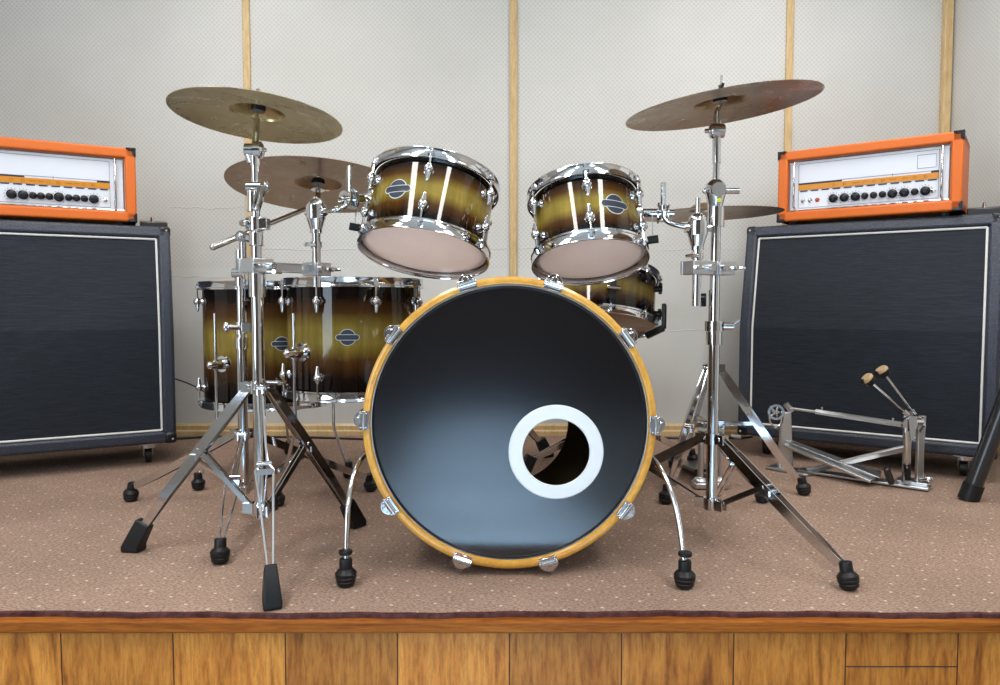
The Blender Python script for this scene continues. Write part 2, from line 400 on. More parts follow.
# carpet: slightly wavy front edge with frayed dark binding
c = MB(); bm = c.bm; nx = 240; grid = []
def edge(x): return SY-.004+.0035*math.sin(x*5.1)+.002*math.sin(x*23+1)+.0012*math.sin(x*71)
xs = [WL+.002+(WR-WL-.004)*i/nx for i in range(nx+1)]
rows = []
for x in xs:
    e = edge(x); rows.append([bm.verts.new((x, WY-.022, -.006)), bm.verts.new((x, WY-.022, 0)), bm.verts.new((x, e+.02, 0)), bm.verts.new((x, e+.003, -.0005)), bm.verts.new((x, e+.003, -.006))])
for a, d in zip(rows, rows[1:]):
    for j in range(5): bm.faces.new((a[j], a[(j+1) % 5], d[(j+1) % 5], d[j]))
cp = c.build('stage_carpet', 'carpet'); tag(cp, 'brown fitted carpet with small beige dots covering the stage', 'carpet')
c = MB(); pr = []
for x in xs:
    e = edge(x)+.001*random.random(); h = -.009-.0022*random.random()-.003*max(0, math.sin(x*9+2))**6
    pr.append([V((x, e+.004, .0006)), V((x, e-.004, .0004)), V((x, e-.0055, h)), V((x, e+.004, h))])
c.rings(pr); c.build('binding', 'binding', cp)
tag(cp.children[0] if cp.children else cp.parent or cp, None)

# ------------------------------------------------------------------ drums
def hoop_ring(R, z, up=1, h=.023):        # flanged steel hoop around shell; z = bearing edge level
    s = up
    return [(R+.002, z-s*.004), (R+.010, z-s*.006), (R+.012, z-s*.009), (R+.0135, z-s*.009), (R+.0135, z-s*.005), (R+.0115, z-s*.003), (R+.0115, z+s*.012),
            (R+.013, z+s*.014), (R+.013, z+s*.016), (R+.010, z+s*.016), (R+.009, z+s*.013), (R+.008, z), (R+.002, z)]
def badge(parent, R, L, az, s=1.0, z=None):
    # round emblem crossed by a horizontal bar, wrapped on the shell
    z = L*.5 if z is None else z
    def patch(poly, r):
        mb = MB(); out = []; 
        for (u, v) in poly:
            a = az+u/R; out.append((a, v))
        f = [V((R0*math.cos(a), R0*math.sin(a), z+v)) for R0 in (r,) for a, v in out]
        b0 = [V(((r-.0014)*math.cos(a), (r-.0014)*math.sin(a), z+v)) for a, v in out]
        cf = V((r*math.cos(az), r*math.sin(az), z)); bm = mb.bm
        vf = [bm.verts.new(p) for p in f]; vb = [bm.verts.new(p) for p in b0]; n = len(vf)
        c0 = bm.verts.new(cf)
        for i in range(n):
            j = (i+1) % n; bm.faces.new((vf[i], vf[j], vb[j], vb[i])); bm.faces.new((c0, vf[i], vf[j]))
        return mb
    def shape(rc, hw, hh):
        poly = []
        a0 = math.asin(min(1, hh/rc))
        x0 = rc*math.cos(a0)
        for i in range(9): t = -PI/2+PI*i/8; poly.append((hw-hh+hh*math.cos(t), hh*math.sin(t)))
        for i in range(13): t = a0+(PI-2*a0)*i/12; poly.append((rc*math.cos(t), rc*math.sin(t)))
        for i in range(9): t = PI/2+PI*i/8; poly.append((-(hw-hh)+hh*math.cos(t), hh*math.sin(t)))
        for i in range(13): t = PI+a0+(PI-2*a0)*i/12; poly.append((rc*math.cos(t), rc*math.sin(t)))
        return poly
    e = patch(shape(.0235*s, .0335*s, .0085*s), R+.0012).build('badge', 'badgeedge', parent)
    patch(shape(.0218*s, .0318*s, .0070*s), R+.0018).build('emblem', 'badge', e)
    bar = MB(); n = 12
    for zz in (.0076*s, -.0076*s):
        pts = [V(((R+.0018)*math.cos(az+u/R), (R+.0018)*math.sin(az+u/R), z+zz)) for u in [(-.021+.042*i/n)*s for i in range(n+1)]]
        bar.tube(pts, .0007, 5)
    bar.build('emblem_line', 'badgeedge', e)
def drum(root, R, L, nl, az0, kind='tom', lugmat='chrome', botmat='reso', seg_skip=()):
    # local z from 0 (bottom edge) to L (top edge)
    M['burst_%s' % root.name] = burst('burst_lacquer', L)
    MB().lathe([(R-.006, .001), (R, .003), (R, L-.003), (R-.006, L-.001)], n=72, closed=True).build('shell', 'burst_%s' % root.name, root)
    MB().lathe([(R-.0072, .002), (R-.0062, .002), (R-.0062, L-.002), (R-.0072, L-.002)], n=64, closed=True).build('inner_ply', 'ply', root)
    th = MB().lathe(hoop_ring(R, L, 1), n=72, closed=True); bh = MB().lathe(hoop_ring(R, 0, -1), n=72, closed=True)
    for i in range(nl):
        a = az0+2*PI*i/nl; d = V((math.cos(a), math.sin(a), 0)); rm = rotz(a)
        th.box(d*(R+.0135)+V((0, 0, L-.001)), (.012, .014, .006), rm); bh.box(d*(R+.0135)+V((0, 0, .001)), (.012, .014, .006), rm)
    th.build('top_hoop', 'chrome', root); bh.build('bottom_hoop', 'chrome', root)
    MB().lathe([(R+.004, L+.0005), (R-.004, L+.003), (.001, L+.003), (.001, L+.001), (R-.004, L+.001)], n=64, closed=True).build('batter_head', 'batter', root)
    MB().lathe([(R+.004, -.0005), (R-.004, -.003), (.001, -.003), (.001, -.001), (R-.004, -.001)], n=64, closed=True).build('resonant_head', botmat, root)
    lh = min(.045, L*.24)
    for i in range(nl):
        a = az0+2*PI*i/nl; d = V((math.cos(a), math.sin(a), 0))
        for s, zb in ((1, L), (-1, 0)):
            up = V((0, 0, s)); zc = V((0, 0, zb)); p = d*(R+.0145)
            MB().cone(p+zc+up*.005, p+zc-up*(lh+.003), .0028, n=8).cone(p+zc+up*.002, p+zc+up*.011, .0048, .0042, n=8).build('tension_rod', 'chrome', root)
            lg = MB()
            if lugmat == 'chrome':
                lg.ball(p+zc-up*lh, .0112, (1, 1, 1), 14)
                lg.cone(d*(R-.001)+zc-up*lh, d*(R+.004)+zc-up*lh, .0125, .011, 16); lg.cone(d*(R)+zc-up*lh, p+zc-up*lh, .0058, n=12)
                lg.cone(p+zc-up*(lh-.012), p+zc-up*lh, .0052, .0085, 12)
                lg.cone(p+zc-up*lh, p+zc-up*(lh+.026), .0082, .0042, 12).ball(p+zc-up*(lh+.026), .0044, n=8)
            else:
                lg.cone(d*(R)+zc-up*(lh-.004), d*(R+.021)+zc-up*(lh-.004), .0105, .009, 14)
                lg.cone(p+zc-up*(lh-.022), p+zc-up*(lh+.012), .0055, n=10)
            lg.build('lug', lugmat, root)
def axis_rot(up, facing):
    # rotation whose z is 'up' and whose -y is as near as possible to 'facing'
    z = V(up).normalized(); f = V(facing); y = -(f-z*f.dot(z)).normalized(); x = y.cross(z).normalized()
    return Matrix((x, y, z)).transposed()
def rubber_ball_foot(mb, p, s=1.0, ax=V((0, 0, 1))):
    ax = ax.normalized()
    mb.lathe([(.001, .0), (.011*s, .001), (.0175*s, .006*s), (.0185*s, .011*s), (.0175*s, .0125*s), (.019*s, .014*s), (.0205*s, .019*s), (.0192*s, .0205*s), (.0205*s, .022*s), (.0205*s, .027*s),
              (.0165*s, .032*s), (.0125*s, .035*s), (.0125*s, .052*s), (.0115*s, .054*s), (.001, .054*s)], p, ax, 20)

# left rack tom (12 inch)
def place_rack(name, label, cb, ct, Yc, R, L, faz, baz, tilt, roll):
    up = V((0, 0, 1)); q = Matrix.Rotation(-tilt, 3, 'X')  # top leans away from camera -> z gets +y
    q = Matrix.Rotation(roll, 3, 'Y')@q
    base = at(cb[0], cb[1], Yc)
    r = thing(name, label, 'drum', base, q, 'rack toms over the bass drum'); drum(r, R, L, 6, -PI/2+faz)
    badge(r, R, L, -PI/2+baz, 1.0, L*.50)
    return r
TL = place_rack('rack_tom', 'larger sunburst rack tom hanging left above the bass drum', (424.5, 249), None, 1.70, .1430, .163, math.radians(0), math.radians(-27), math.radians(18), math.radians(7.5))
TR = place_rack('rack_tom', 'smaller sunburst rack tom hanging right above the bass drum', (589.5, 257.5), None, 1.63, .1190, .147, math.radians(-4), math.radians(25), math.radians(20), math.radians(-3))

# vents in heads: three small eyelets on resonant head
for r_, zz in ((TL, (.035, .005, -.025)), (TR, (.03, 0, -.03))):
    pass

def floor_tom(name, label, cx, cy, z0, R, L, lug0, baz, legs, nl=6):
    r = thing(name, label, 'drum', (cx, cy, z0), Matrix.Identity(3), 'floor toms behind the left stand')
    # empty at hoop level; local z=0 is bottom edge
    drum(r, R, L, nl, lug0); badge(r, R, L, baz, .9, L*.52)
    for a, top, reach, br, *fp in legs:
        d = V((math.cos(a), math.sin(a), 0)); o = V((cx, cy, z0)); p = o+d*(R+.028)
        bk = MB(); zc = z0+L*br; pc = V((p.x, p.y, zc))
        bk.cone(o+d*(R-.001)+V((0, 0, zc-z0)), o+d*(R+.006)+V((0, 0, zc-z0)), .026, .024, 24)
        bk.cone(o+d*(R+.006)+V((0, 0, zc-z0)), o+d*(R+.034)+V((0, 0, zc-z0)), .016, .014, 20)
        bk.cone(pc-V((0, 0, .014)), pc+V((0, 0, .014)), .009, n=14); bk.cone(pc+d*.006, pc+d*.024, .013, .011, 14); bk.ball(pc+d*.024, .009, n=10)
        bk.build('leg_bracket', 'chrome', r, world=True)
        foot = V((o.x, o.y, 0))+d*(R+.028+reach) if not fp else V(fp[0])
        lg = MB().tube([V((p.x, p.y, zc+top)), V((p.x, p.y, z0-.05)), V((p.x, p.y, z0-.075)), V((p.x, p.y, z0-.085)).lerp(foot, .06), foot.lerp(V((p.x, p.y, .09)), .15)+V((0, 0, .03)), foot+V((0, 0, .06)), foot+V((0, 0, .03))], .0048, 10)
        lo = lg.build('leg', 'chrome', r, world=True)
        ft = MB(); rubber_ball_foot(ft, foot, .95); ft.build('rubber_foot', 'rubber', lo, world=True)
    return r
FTL = floor_tom('floor_tom', 'sunburst floor tom at the far left, partly behind the other one', -.738, 2.30, .243, .196, .352, math.radians(-92), math.radians(-62),
                [(math.radians(-114), .15, .05, .35, ground(198.5, 490)), (math.radians(-15), .12, .05, .32), (math.radians(95), .12, .06, .32)])
FTR = floor_tom('floor_tom', 'sunburst floor tom right of the chrome stand, beside the bass drum', -.402, 1.985, .312, .178, .283, math.radians(-62), math.radians(-84),
                [(math.radians(-125), .10, .09, .38, ground(278, 506)), (math.radians(75), .12, .07, .38), (math.radians(-28), .12, .03, .38)], 8)

# snare drum
SNY = 2.26
sq = Matrix.Rotation(math.radians(5), 3, 'Y')@Matrix.Rotation(-math.radians(15), 3, 'X')
SN = thing('snare_drum', 'sunburst snare drum with black tension locks behind the small rack tom', 'drum', at(597, 322, SNY), sq)
drum(SN, .176, .140, 10, -PI/2+math.radians(3), 'snare', 'blackplastic', 'snarehead')
b = MB(); a = -PI/2+math.radians(5); d = V((math.cos(a), math.sin(a), 0)); t = V((-d.y, d.x, 0))
st = MB().box(d*.182+V((0, 0, .06)), (.012, .034, .012), rotz(a)).cone(d*.186+t*-.02+V((0, 0, .06)), d*.186+t*.02+V((0, 0, .06)), .007, n=12).box(d*.184+V((0, 0, .025)), (.008, .016, .06), rotz(a), k='blackplastic')
st.build('strainer', 'chrome', SN)
MB().box(d*.179+V((0, 0, .095)), (.004, .018, .05), rotz(a)).build('strap', 'badge', SN)

# ------------------------------------------------------------------ bass drum
BY = 1.406; bc = at(509.5, 424.5, BY); BR = .290
BD = thing('bass_drum', 'large bass drum with black front head and white-ringed port hole', 'drum', (bc.x, BY, 0))
yv = V((0, 1, 0)); C0 = V((bc.x, 0, bc.z))
def hoopw(y0, dpt, name):
    MB().lathe([(BR, y0+.004), (BR-.003, y0+.001), (BR-.008, y0), (BR-.013, y0+.001), (BR-.0155, y0+.005), (BR-.0155, y0+dpt), (BR, y0+dpt)], C0, yv, 128, closed=True).build(name, 'maple', BD, world=True)
hoopw(BY, .040, 'front_hoop'); hoopw(BY+.33, .038, 'rear_hoop')
M['burst_bass'] = mat('bass_shell_lacquer', (.03, .018, .008), .2, 0, 1)
MB().lathe([(BR-.024, BY+.02), (BR-.018, BY+.022), (BR-.018, BY+.355), (BR-.024, BY+.356)], C0, yv, 96, closed=True, ).build('shell', 'burst_bass', BD, world=True)
MB().lathe([(BR-.0245, BY+.021), (BR-.0243, BY+.021), (BR-.0243, BY+.355), (BR-.0245, BY+.355)], C0, yv, 96, closed=True).build('inner_lining', 'shellinside', BD, world=True)
# head with off-centre port
pc = at(556, 452, BY+.012); PR = .0675; HR = BR-.0165; n = 128
hb = MB(); bm = hb.bm; lay = []
for y in (BY+.012, BY+.0135):
    inn = [V((pc.x+PR*math.cos(2*PI*i/n), y, pc.z+PR*math.sin(2*PI*i/n))) for i in range(n)]
    out = [V((C0.x+HR*math.cos(2*PI*i/n), y+(.004 if y < BY+.013 else .004), C0.z+HR*math.sin(2*PI*i/n))) for i in range(n)]
    out2 = [V((C0.x+(HR-.006)*math.cos(2*PI*i/n), y, C0.z+(HR-.006)*math.sin(2*PI*i/n))) for i in range(n)]
    o3 = [V((C0.x+(HR-.007)*math.cos(2*PI*i/n), y, C0.z+(HR-.007)*math.sin(2*PI*i/n))) for i in range(n)]
    i2 = [V((pc.x+(PR+.002)*math.cos(2*PI*i/n), y, pc.z+(PR+.002)*math.sin(2*PI*i/n))) for i in range(n)]
    lay.append((inn, i2, o3, out2, out))
hb.rings(list(lay[0])+list(lay[1])[::-1], closed=True)
hb.build('front_head', 'blackhead', BD, world=True, smooth=False)
MB().lathe([(HR-.0005, BY+.009), (HR+.001, BY+.009), (HR+.001, BY+.02), (HR-.0005, BY+.02)], C0, yv, 128, closed=True).build('head_rim', 'steel', BD, world=True)
MB().lathe([(.0665, -.003), (.068, -.0045), (.0925, -.0035), (.0945, -.001), (.0945, .0), (.0665, .0)], pc, yv, 96, closed=True).build('port_ring', 'white', BD, world=True)
rb = MB(); RC = V((C0.x, 0, C0.z-.050)); rr_ = []
for y, r_, c_ in ((BY+.345, .148, RC), (BY+.345, BR-.0245, C0), (BY+.347, BR-.0245, C0), (BY+.347, .148, RC)):
    rr_.append([c_+V((r_*math.cos(2*PI*i/96), y, r_*math.sin(2*PI*i/96))) for i in range(96)])
rb.rings(rr_, closed=True)
rb.build('rear_head', 'shellinside', BD, world=True)
for (px, py) in ((466, 281), (554, 283), (628, 338), (656, 425), (626, 511), (549, 564), (461, 563), (389, 507), (361, 420), (391, 333)):
    p = at(px, py, BY); dr = V((p.x-C0.x, 0, p.z-C0.z)).normalized(); tn = V((dr.z, 0, -dr.x))
    m3 = Matrix((tn, V((0, 1, 0)), dr)).transposed(); o = C0+V((0, BY, 0))
    cl = MB().box(o+dr*(BR-.006)+V((0, -.002, 0)), (.036, .005, .017), m3)
    cl.cone(o+dr*(BR-.003)-tn*.019+V((0, -.003, 0)), o+dr*(BR-.003)+tn*.019+V((0, -.003, 0)), .0065, n=14)
    cl.box(o+dr*(BR+.004)+V((0, .018, 0)), (.036, .044, .004), m3)
    for s in (-1, 1): cl.box(o+dr*(BR-.003)+tn*s*.0145+V((0, -.006, 0)), (.0025, .006, .016), m3)
    half = [o+dr*(BR+.002)+tn*(.0165*math.cos(t))+dr*(.016*math.sin(t)) for t in [PI*i/12 for i in range(13)]]
    cl.prism(half, V((0, .004, 0)), V((0, .010, 0)))
    cl.ball(o+dr*(BR+.007)+V((0, .004, 0)), .008, (1, 1, 1), 12)
    co_ = cl.build('claw', 'chrome', BD, world=True, bevel=.001)
    tr = MB().cone(o+dr*(BR+.0075)+V((0, -.006, 0)), o+dr*(BR+.0075)+V((0, .002, 0)), .0052, .0046, 6).cone(o+dr*(BR+.0075)+V((0, .0, 0)), o+dr*(BR+.0075)+V((0, .10, 0)), .003, n=8)
    tr.build('tension_rod', 'chrome2', co_, world=True)
    lg = MB().cone(o+dr*(BR+.0075)+V((0, .09, 0)), o+dr*(BR+.0075)+V((0, .135, 0)), .009, .006, 14).cone(o+dr*(BR-.018)+V((0, .10, 0)), o+dr*(BR+.008)+V((0, .10, 0)), .011, .008, 14)
    lg.build('lug', 'chrome', BD, world=True)
for side, pts, ft, bk in (('l', [(376, 447, 1.50), (366, 453, 1.47), (358, 463, 1.44), (351, 482, 1.41), (347.5, 510, 1.385), (346, 560, 1.358)], (346, 586), (366, 441)),
                          ('r', [(643, 450, 1.50), (651, 456, 1.47), (661, 468, 1.44), (671, 490, 1.41), (679, 520, 1.385), (683.5, 562, 1.358)], (684.5, 588), (652, 441))):
    f = ground(ft[0], ft[1])
    P = [at(*p) for p in pts]; P[-1] = f+V((0, .004, .05))
    sp_ = MB().tube(P, .0053, 12, smooth=2).build('spur', 'chrome', BD, world=True)
    fb = MB(); rubber_ball_foot(fb, f, 1.0); fb.lathe([(.002, .062), (.0125, .063), (.0135, .066), (.0125, .070), (.006, .072), (.002, .072)], f, V((0, 0, 1)), 18)
    fb.build('rubber_foot', 'rubber', sp_, world=True)
    dd = V((P[0].x-C0.x, 0, P[0].z-C0.z)).normalized(); q = C0+dd*(BR-.02)+V((0, 1.53, 0))
    MB().cone(q, q+dd*.014, .030, .028, 24).cone(q+dd*.014, q+dd*.032, .016, .013, 16).ball(P[0], .010).build('spur_bracket', 'chrome', BD, world=True)

# ------------------------------------------------------------------ cymbals
def cymbal(name, label, px, py, Y, R, tilt, roll, material, bell=.058):
    # tilt>0: near edge raised; roll>0: right side lower
    q = Matrix.Rotation(roll, 3, 'Y')@Matrix.Rotation(-tilt, 3, 'X')
    c = at(px, py, Y)
    r = thing(name, label, 'cymbal', c, q, 'cymbals of the kit')
    t = .0012; up = []
    for i in range(9): a = i/8*PI/2; up.append((.006+(bell-.006)*math.sin(a)*.94, .034-.0215*(1-math.cos(a))))
    for i in range(1, 11): s = i/10; up.append((bell*.97+(R-bell*.97)*s, .0115-.0115*s**1.6))
    lo = [(max(a-.0002, .006), z-t) for a, z in reversed(up)]
    MB().lathe(up+lo, n=96, closed=True).build('bow', material, r)
    return r, c, q
def cym_top(r, c, q, material='blackplastic', tip=.045, below=.03):
    # felt, sleeve and wing nut sit with the stand
    ax = q@V((0, 0, 1)); return ax

C1, c1, q1 = cymbal('crash_cymbal', 'golden crash cymbal at upper left, highest over the left amplifier side', 257.5, 118, 1.535, .1755, math.radians(4.0), math.radians(4.2), 'bronze_g', .060)
C2, c2, q2 = cymbal('crash_cymbal', 'dark brown cymbal hanging lower behind the left rack tom', 318, 187.5, 2.13, .258, math.radians(9.0), math.radians(1), 'bronze_d', .072)
C3, c3, q3 = cymbal('crash_cymbal', 'brown crash cymbal at upper right, tilted up towards the right amplifier', 721, 108, 1.64, .2125, math.radians(-2.2), math.radians(-7.3), 'bronze_c', .064)
C4, c4, q4 = cymbal('hi_hat_cymbal', 'nearly edge-on dark cymbal behind the right stand, level with amplifier base', 706, 214.5, 2.08, .210, math.radians(-1.0), math.radians(-1.5), 'bronze_d', .05)
# the photo shows the bell of each cymbal round its rod
for (c_, q_, tilt) in ((c1, q1, 0),): pass

# ------------------------------------------------------------------ stands
def leg_pair(root, hub, foot, side, name, footkind, brace_from, t_br, style='strip', wd=.020, bend=None, sag=0):
    hub, foot = V(hub), V(foot); d = foot-hub; h = V((d.x, d.y, 0)).normalized(); s = V((-h.y, h.x, 0))
    z1 = .045 if footkind == 'ball' else .052
    end = foot+V((0, 0, z1))-h*.022
    knee = hub.lerp(end, .78)+V((0, 0, sag)); top = hub+h*.022
    mid = top.lerp(knee, t_br/.78)
    mb = MB()
    gap = .006
    if style == 'strip':
        for k in (-1, 1):
            pts = [top+s*k*gap, top.lerp(mid, .35)+s*k*.009, mid+s*k*.011, knee+s*k*.009, end+s*k*.005]
            mb.strip(pts, s, [wd*.8, wd, wd, wd*.95, wd*.85], .0022)
    else:
        for k in (-1, 1):
            pts = [top+s*k*.005, top.lerp(mid, .6)+s*k*.005, mid+s*k*.006, mid.lerp(knee, .12)+s*k*.017, knee+s*k*.010, end+s*k*.004, end+h*.01-V((0, 0, .01))+s*k*.004]
            mb.tube(pts, .0026, 8)
    mb.cone(mid-s*.014, mid+s*.014, .005, n=10); mb.cone(top-s*.012, top+s*.012, .006, n=10)
    mb.box(mid+(knee-mid)*.14, (.03, .012, .012), Matrix((s, h, V((0, 0, 1)))).transposed())
    lo = mb.build(name, 'chrome', root, world=True)
    fb = MB(); ax = (end-foot).normalized()
    if footkind == 'ball':
        rubber_ball_foot(fb, foot, .98, (V((0, 0, 1))*1.1+ax).normalized())
    else:
        m3 = Matrix((s, (end-foot).normalized(), s.cross((end-foot).normalized()))).transposed()
        a = foot+h*.012; u = ax
        base = [a+s*i+h*j for i, j in ((-.0165, -.030), (.0165, -.030), (.0165, .012), (-.0165, .012))]
        base = [V((p.x, p.y, .001)) for p in base]
        base2 = [V((p.x, p.y, .014)) for p in base]
        tp = [end+s*i+h*j+V((0, 0, k)) for i, j, k in ((-.0105, -.020, .006), (.0105, -.020, .006), (.0105, .012, .022), (-.0105, .012, .022))]
        fb.rings([base, base2, tp])
    fb.build('rubber_foot', 'rubber', lo, world=True, bevel=.003 if footkind != 'ball' else 0)
    if brace_from is not None:
        bf = V(brace_from)+h*.02
        br = MB()
        for k in (-1, 1): br.strip([bf+s*k*.004, mid+s*k*.007-(mid-bf)*.0], s, .011, .002)
        br.cone(bf-s*.008, bf+s*.008, .0055, n=10)
        br.build('brace', 'chrome', root, world=True)
def collar(mb, c, r, h, k=None): mb.cone(V(c)-V((0, 0, h/2)), V(c)+V((0, 0, h/2)), r, n=20, k=k)
def hubcap(mb, c, r, feet):
    collar(mb, c, r+.005, .026)
    for f in feet:
        h = V((f.x-c[0], f.y-c[1], 0)).normalized(); s = V((-h.y, h.x, 0))
        for k in (-1, 1): mb.box(V(c)+h*(r+.012)+s*k*.0085, (.024, .003, .022), Matrix((h, s, V((0, 0, 1)))).transposed())
def zat(y, Y): return at(500, y, Y).z
def wing(mb, p, d, r=.014):       # wing nut: boss along d plus two ears
    d = V(d).normalized(); x, y, _ = basis(d)
    mb.cone(p, V(p)+d*.014, .006, .005, 12)
    for s in (-1, 1): mb.tube([V(p)+d*.008, V(p)+d*.012+x*s*r*.6, V(p)+d*.018+x*s*r], [.0035, .004, .003], 8)
def tbolt(mb, p, d, l=.022):      # drum-key style t-handle
    d = V(d).normalized(); x, y, _ = basis(d)
    mb.cone(p, V(p)+d*l, .004, n=10); mb.cone(V(p)+d*l-x*.014, V(p)+d*l+x*.014, .0045, n=10)

# --- stand A: front left cymbal stand
AX, AY = -.508, 1.51
feetA = [ground(135, 551), ground(272, 606), ground(355, 527)]
SA = thing('cymbal_stand', 'chrome boom stand in front at left, wedge-shaped black feet', 'cymbal stand', (AX, AY, 0), group='cymbal stands')
hz, lz = zat(387, AY), zat(508, AY)
for i, f in enumerate(feetA):
    leg_pair(SA, (AX, AY, hz), f, None, 'leg', 'wedge', (AX, AY, lz), .46, 'rod' if i == 1 else 'strip', .020, sag=.012)
tb = MB(); tb.cone((AX, AY, lz-.02), (AX, AY, zat(270, AY)), .0130, n=24); tb.build('base_tube', 'chrome', SA, world=True)
hb_ = MB(); hubcap(hb_, (AX, AY, hz), .013, feetA); hubcap(hb_, (AX, AY, lz), .013, feetA); collar(hb_, (AX, AY, zat(285, AY)), .0175, .05)
P = V((AX, AY, zat(272, AY))); tbolt(hb_, P+V((.016, -.004, 0)), (1, -.2, 0), .03); tbolt(hb_, V((AX+.018, AY, hz+.01)), (1, -.1, 0), .032)
build_split(hb_, 'collar', 'chrome', SA)
tb = MB(); tb.cone((AX, AY, zat(285, AY)), (AX, AY, zat(232, AY)), .0108, n=20); tb.build('middle_tube', 'chrome', SA, world=True)
cb = MB(); collar(cb, (AX, AY, zat(224, AY)), .0165, .030); collar(cb, (AX, AY, zat(239, AY)), .0145, .030)
cb.box((AX+.004, AY, zat(224, AY)), (.045, .026, .024)); cb.cone((AX-.026, AY-.014, zat(224, AY)), (AX-.012, AY-.02, zat(224, AY)), .007, n=12)
cb.build('collar', 'chrome', SA, world=True, bevel=.002)
tb = MB(); tb.cone((AX, AY, zat(220, AY)), (AX, AY, zat(185, AY)), .0088, n=18); tb.cone((AX, AY, zat(188, AY)), (AX, AY, zat(156, AY)), .0078, n=18)
tb.cone((AX-.004, AY-.006, zat(212, AY)), (AX-.004, AY-.006, zat(192, AY)), .011, n=16)
tb.build('upper_tube', 'chrome', SA, world=True)
tl = MB(); k0 = V((AX, AY, zat(187, AY)))
tl.cone(k0-V((.016, .004, 0)), k0+V((.014, -.004, 0)), .0105, n=18); tl.cone(k0+V((.014, -.004, 0)), k0+V((.030, -.006, 0)), .006, n=12); tl.ball(k0+V((.024, -.004, 0)), .0125, (.35, 1, 1))
tl.tube([k0+V((.012, -.014, 0)), k0+V((.006, -.018, -.03)), k0+V((.0, -.016, -.045))], .0035, 8); tl.tube([k0+V((.022, -.014, 0)), k0+V((.018, -.018, -.03)), k0+V((.010, -.016, -.05))], .0045, 8)
tl.build('wing_lever', 'chrome', SA, world=True)
tl = MB(); k1 = V((AX, AY, zat(150, AY))); collar(tl, k1-V((0, 0, .022)), .010, .02); tl.cone(k1-V((.019, 0, 0)), k1-V((.002, 0, 0)), .0135, n=22); tl.cone(k1-V((0, 0, .0)), k1+V((.014, 0, 0)), .0175, n=24)
tl.ball(k1+V((.013, 0, 0)), .0172, (.35, 1, 1), 20); tl.cone(k1+V((.019, 0, 0)), k1+V((.025, 0, 0)), .004, n=8)
tl.tube([k1-V((.016, 0, 0)), k1-V((.006, 0, .026))], [.009, .009], 10)
tl.build('tilter', 'chrome', SA, world=True)
rd = MB(); ax = q1@V((0, 0, 1)); top = c1+ax*.055; rd.cone(k1, c1-ax*.003, .0065, n=12); rd.cone(c1-ax*.003, top, .0028, n=10); rd.build('cymbal_rod', 'chrome', SA, world=True)
fl = MB(); fl.lathe([(.001, .004), (.014, .004), (.0155, .008), (.0155, .018), (.001, .018)], c1+ax*.010, ax, 20); fl.build('cymbal_seat', 'blackplastic', SA, world=True)
fl = MB(); wing(fl, c1+ax*.040, ax, .012); fl.build('wing_nut', 'chrome', SA, world=True)

# --- stand B: rear left stand, thinner tube, wide tripod
BX, BYY = -.657, 1.828
feetB = [ground(130, 501), ground(220, 564), ground(372, 491)]
SB = thing('cymbal_stand', 'chrome boom stand behind the front left one, round ribbed feet', 'cymbal stand', (BX, BYY, 0), group='cymbal stands')
hz, lz = zat(434, BYY), zat(486, BYY)
for i, f in enumerate(feetB):
    leg_pair(SB, (BX, BYY, hz), f, None, 'leg', 'ball', (BX, BYY, lz), .45, 'rod' if i == 1 else 'strip', .020)
tb = MB(); tb.cone((BX, BYY, lz-.02), (BX, BYY, zat(338, BYY)), .0128, n=20); tb.build('base_tube', 'chrome', SB, world=True)
hb_ = MB(); hubcap(hb_, (BX, BYY, hz), .012, feetB); hubcap(hb_, (BX, BYY, lz), .012, feetB); collar(hb_, (BX, BYY, zat(343, BYY)), .0165, .028); collar(hb_, (BX, BYY, zat(328, BYY)), .0148, .03)
q = V((BX, BYY-.012, zat(327, BYY))); hb_.cone(q, q+V((-.022, -.02, 0)), .008, n=14); hb_.ball(q+V((-.026, -.022, 0)), .0135, (.6, .6, 1.0), 14); hb_.box(q+V((.02, 0, 0)), (.022, .02, .022))
build_split(hb_, 'collar', 'chrome', SB)
tb = MB(); tb.cone((BX, BYY, zat(340, BYY)), (BX, BYY, zat(250, BYY)), .0100, n=18)
collar(tb, (BX, BYY, zat(280, BYY)), .0135, .03); tb.build('middle_tube', 'chrome', SB, world=True)
tl = MB(); k = V((BX+.0, BYY, zat(273, BYY))); tl.cone(k-V((.016, .01, 0)), k+V((.012, -.01, 0)), .012, n=18)
k = at(243, 237, BYY); tl.cone(k-V((.0, .018, 0)), k+V((0, .016, 0)), .014, n=20); tl.cone(k, k-V((0, 0, .06)), .0095, n=14); tl.ball(k-V((0, .02, 0)), .008)
tl.build('tilter', 'chrome', SB, world=True)
b0, b1 = at(213, 247, 1.80), at(318, 204, 2.10)
bm_ = MB(); bm_.cone(b0, b0.lerp(b1, .25), .0085, n=14); bm_.cone(b0.lerp(b1, .25), b1, .0068, n=14); bm_.ball(b0, .0085)
bm_.build('boom_arm', 'chrome2', SB, world=True)
ax = q2@V((0, 0, 1))
c2b = c2
tl = MB(); tl.cone(b1-V((.014, 0, 0)), b1+V((.014, 0, 0)), .012, n=16); tl.cone(b1, c2-ax*.004, .0075, n=12); tl.cone(c2-ax*.004, c2+ax*.05, .0028, n=8)
tl.lathe([(.001, -.012), (.020, -.012), (.020, -.009), (.001, -.009)], c2+ax*.004, ax, 24)
tl.build('cymbal_rod', 'chrome', SB, world=True)
fl = MB(); fl.lathe([(.001, .002), (.019, .002), (.020, .010), (.018, .016), (.001, .016)], c2+ax*.008, ax, 20); fl.build('cymbal_seat', 'blackplastic', SB, world=True)

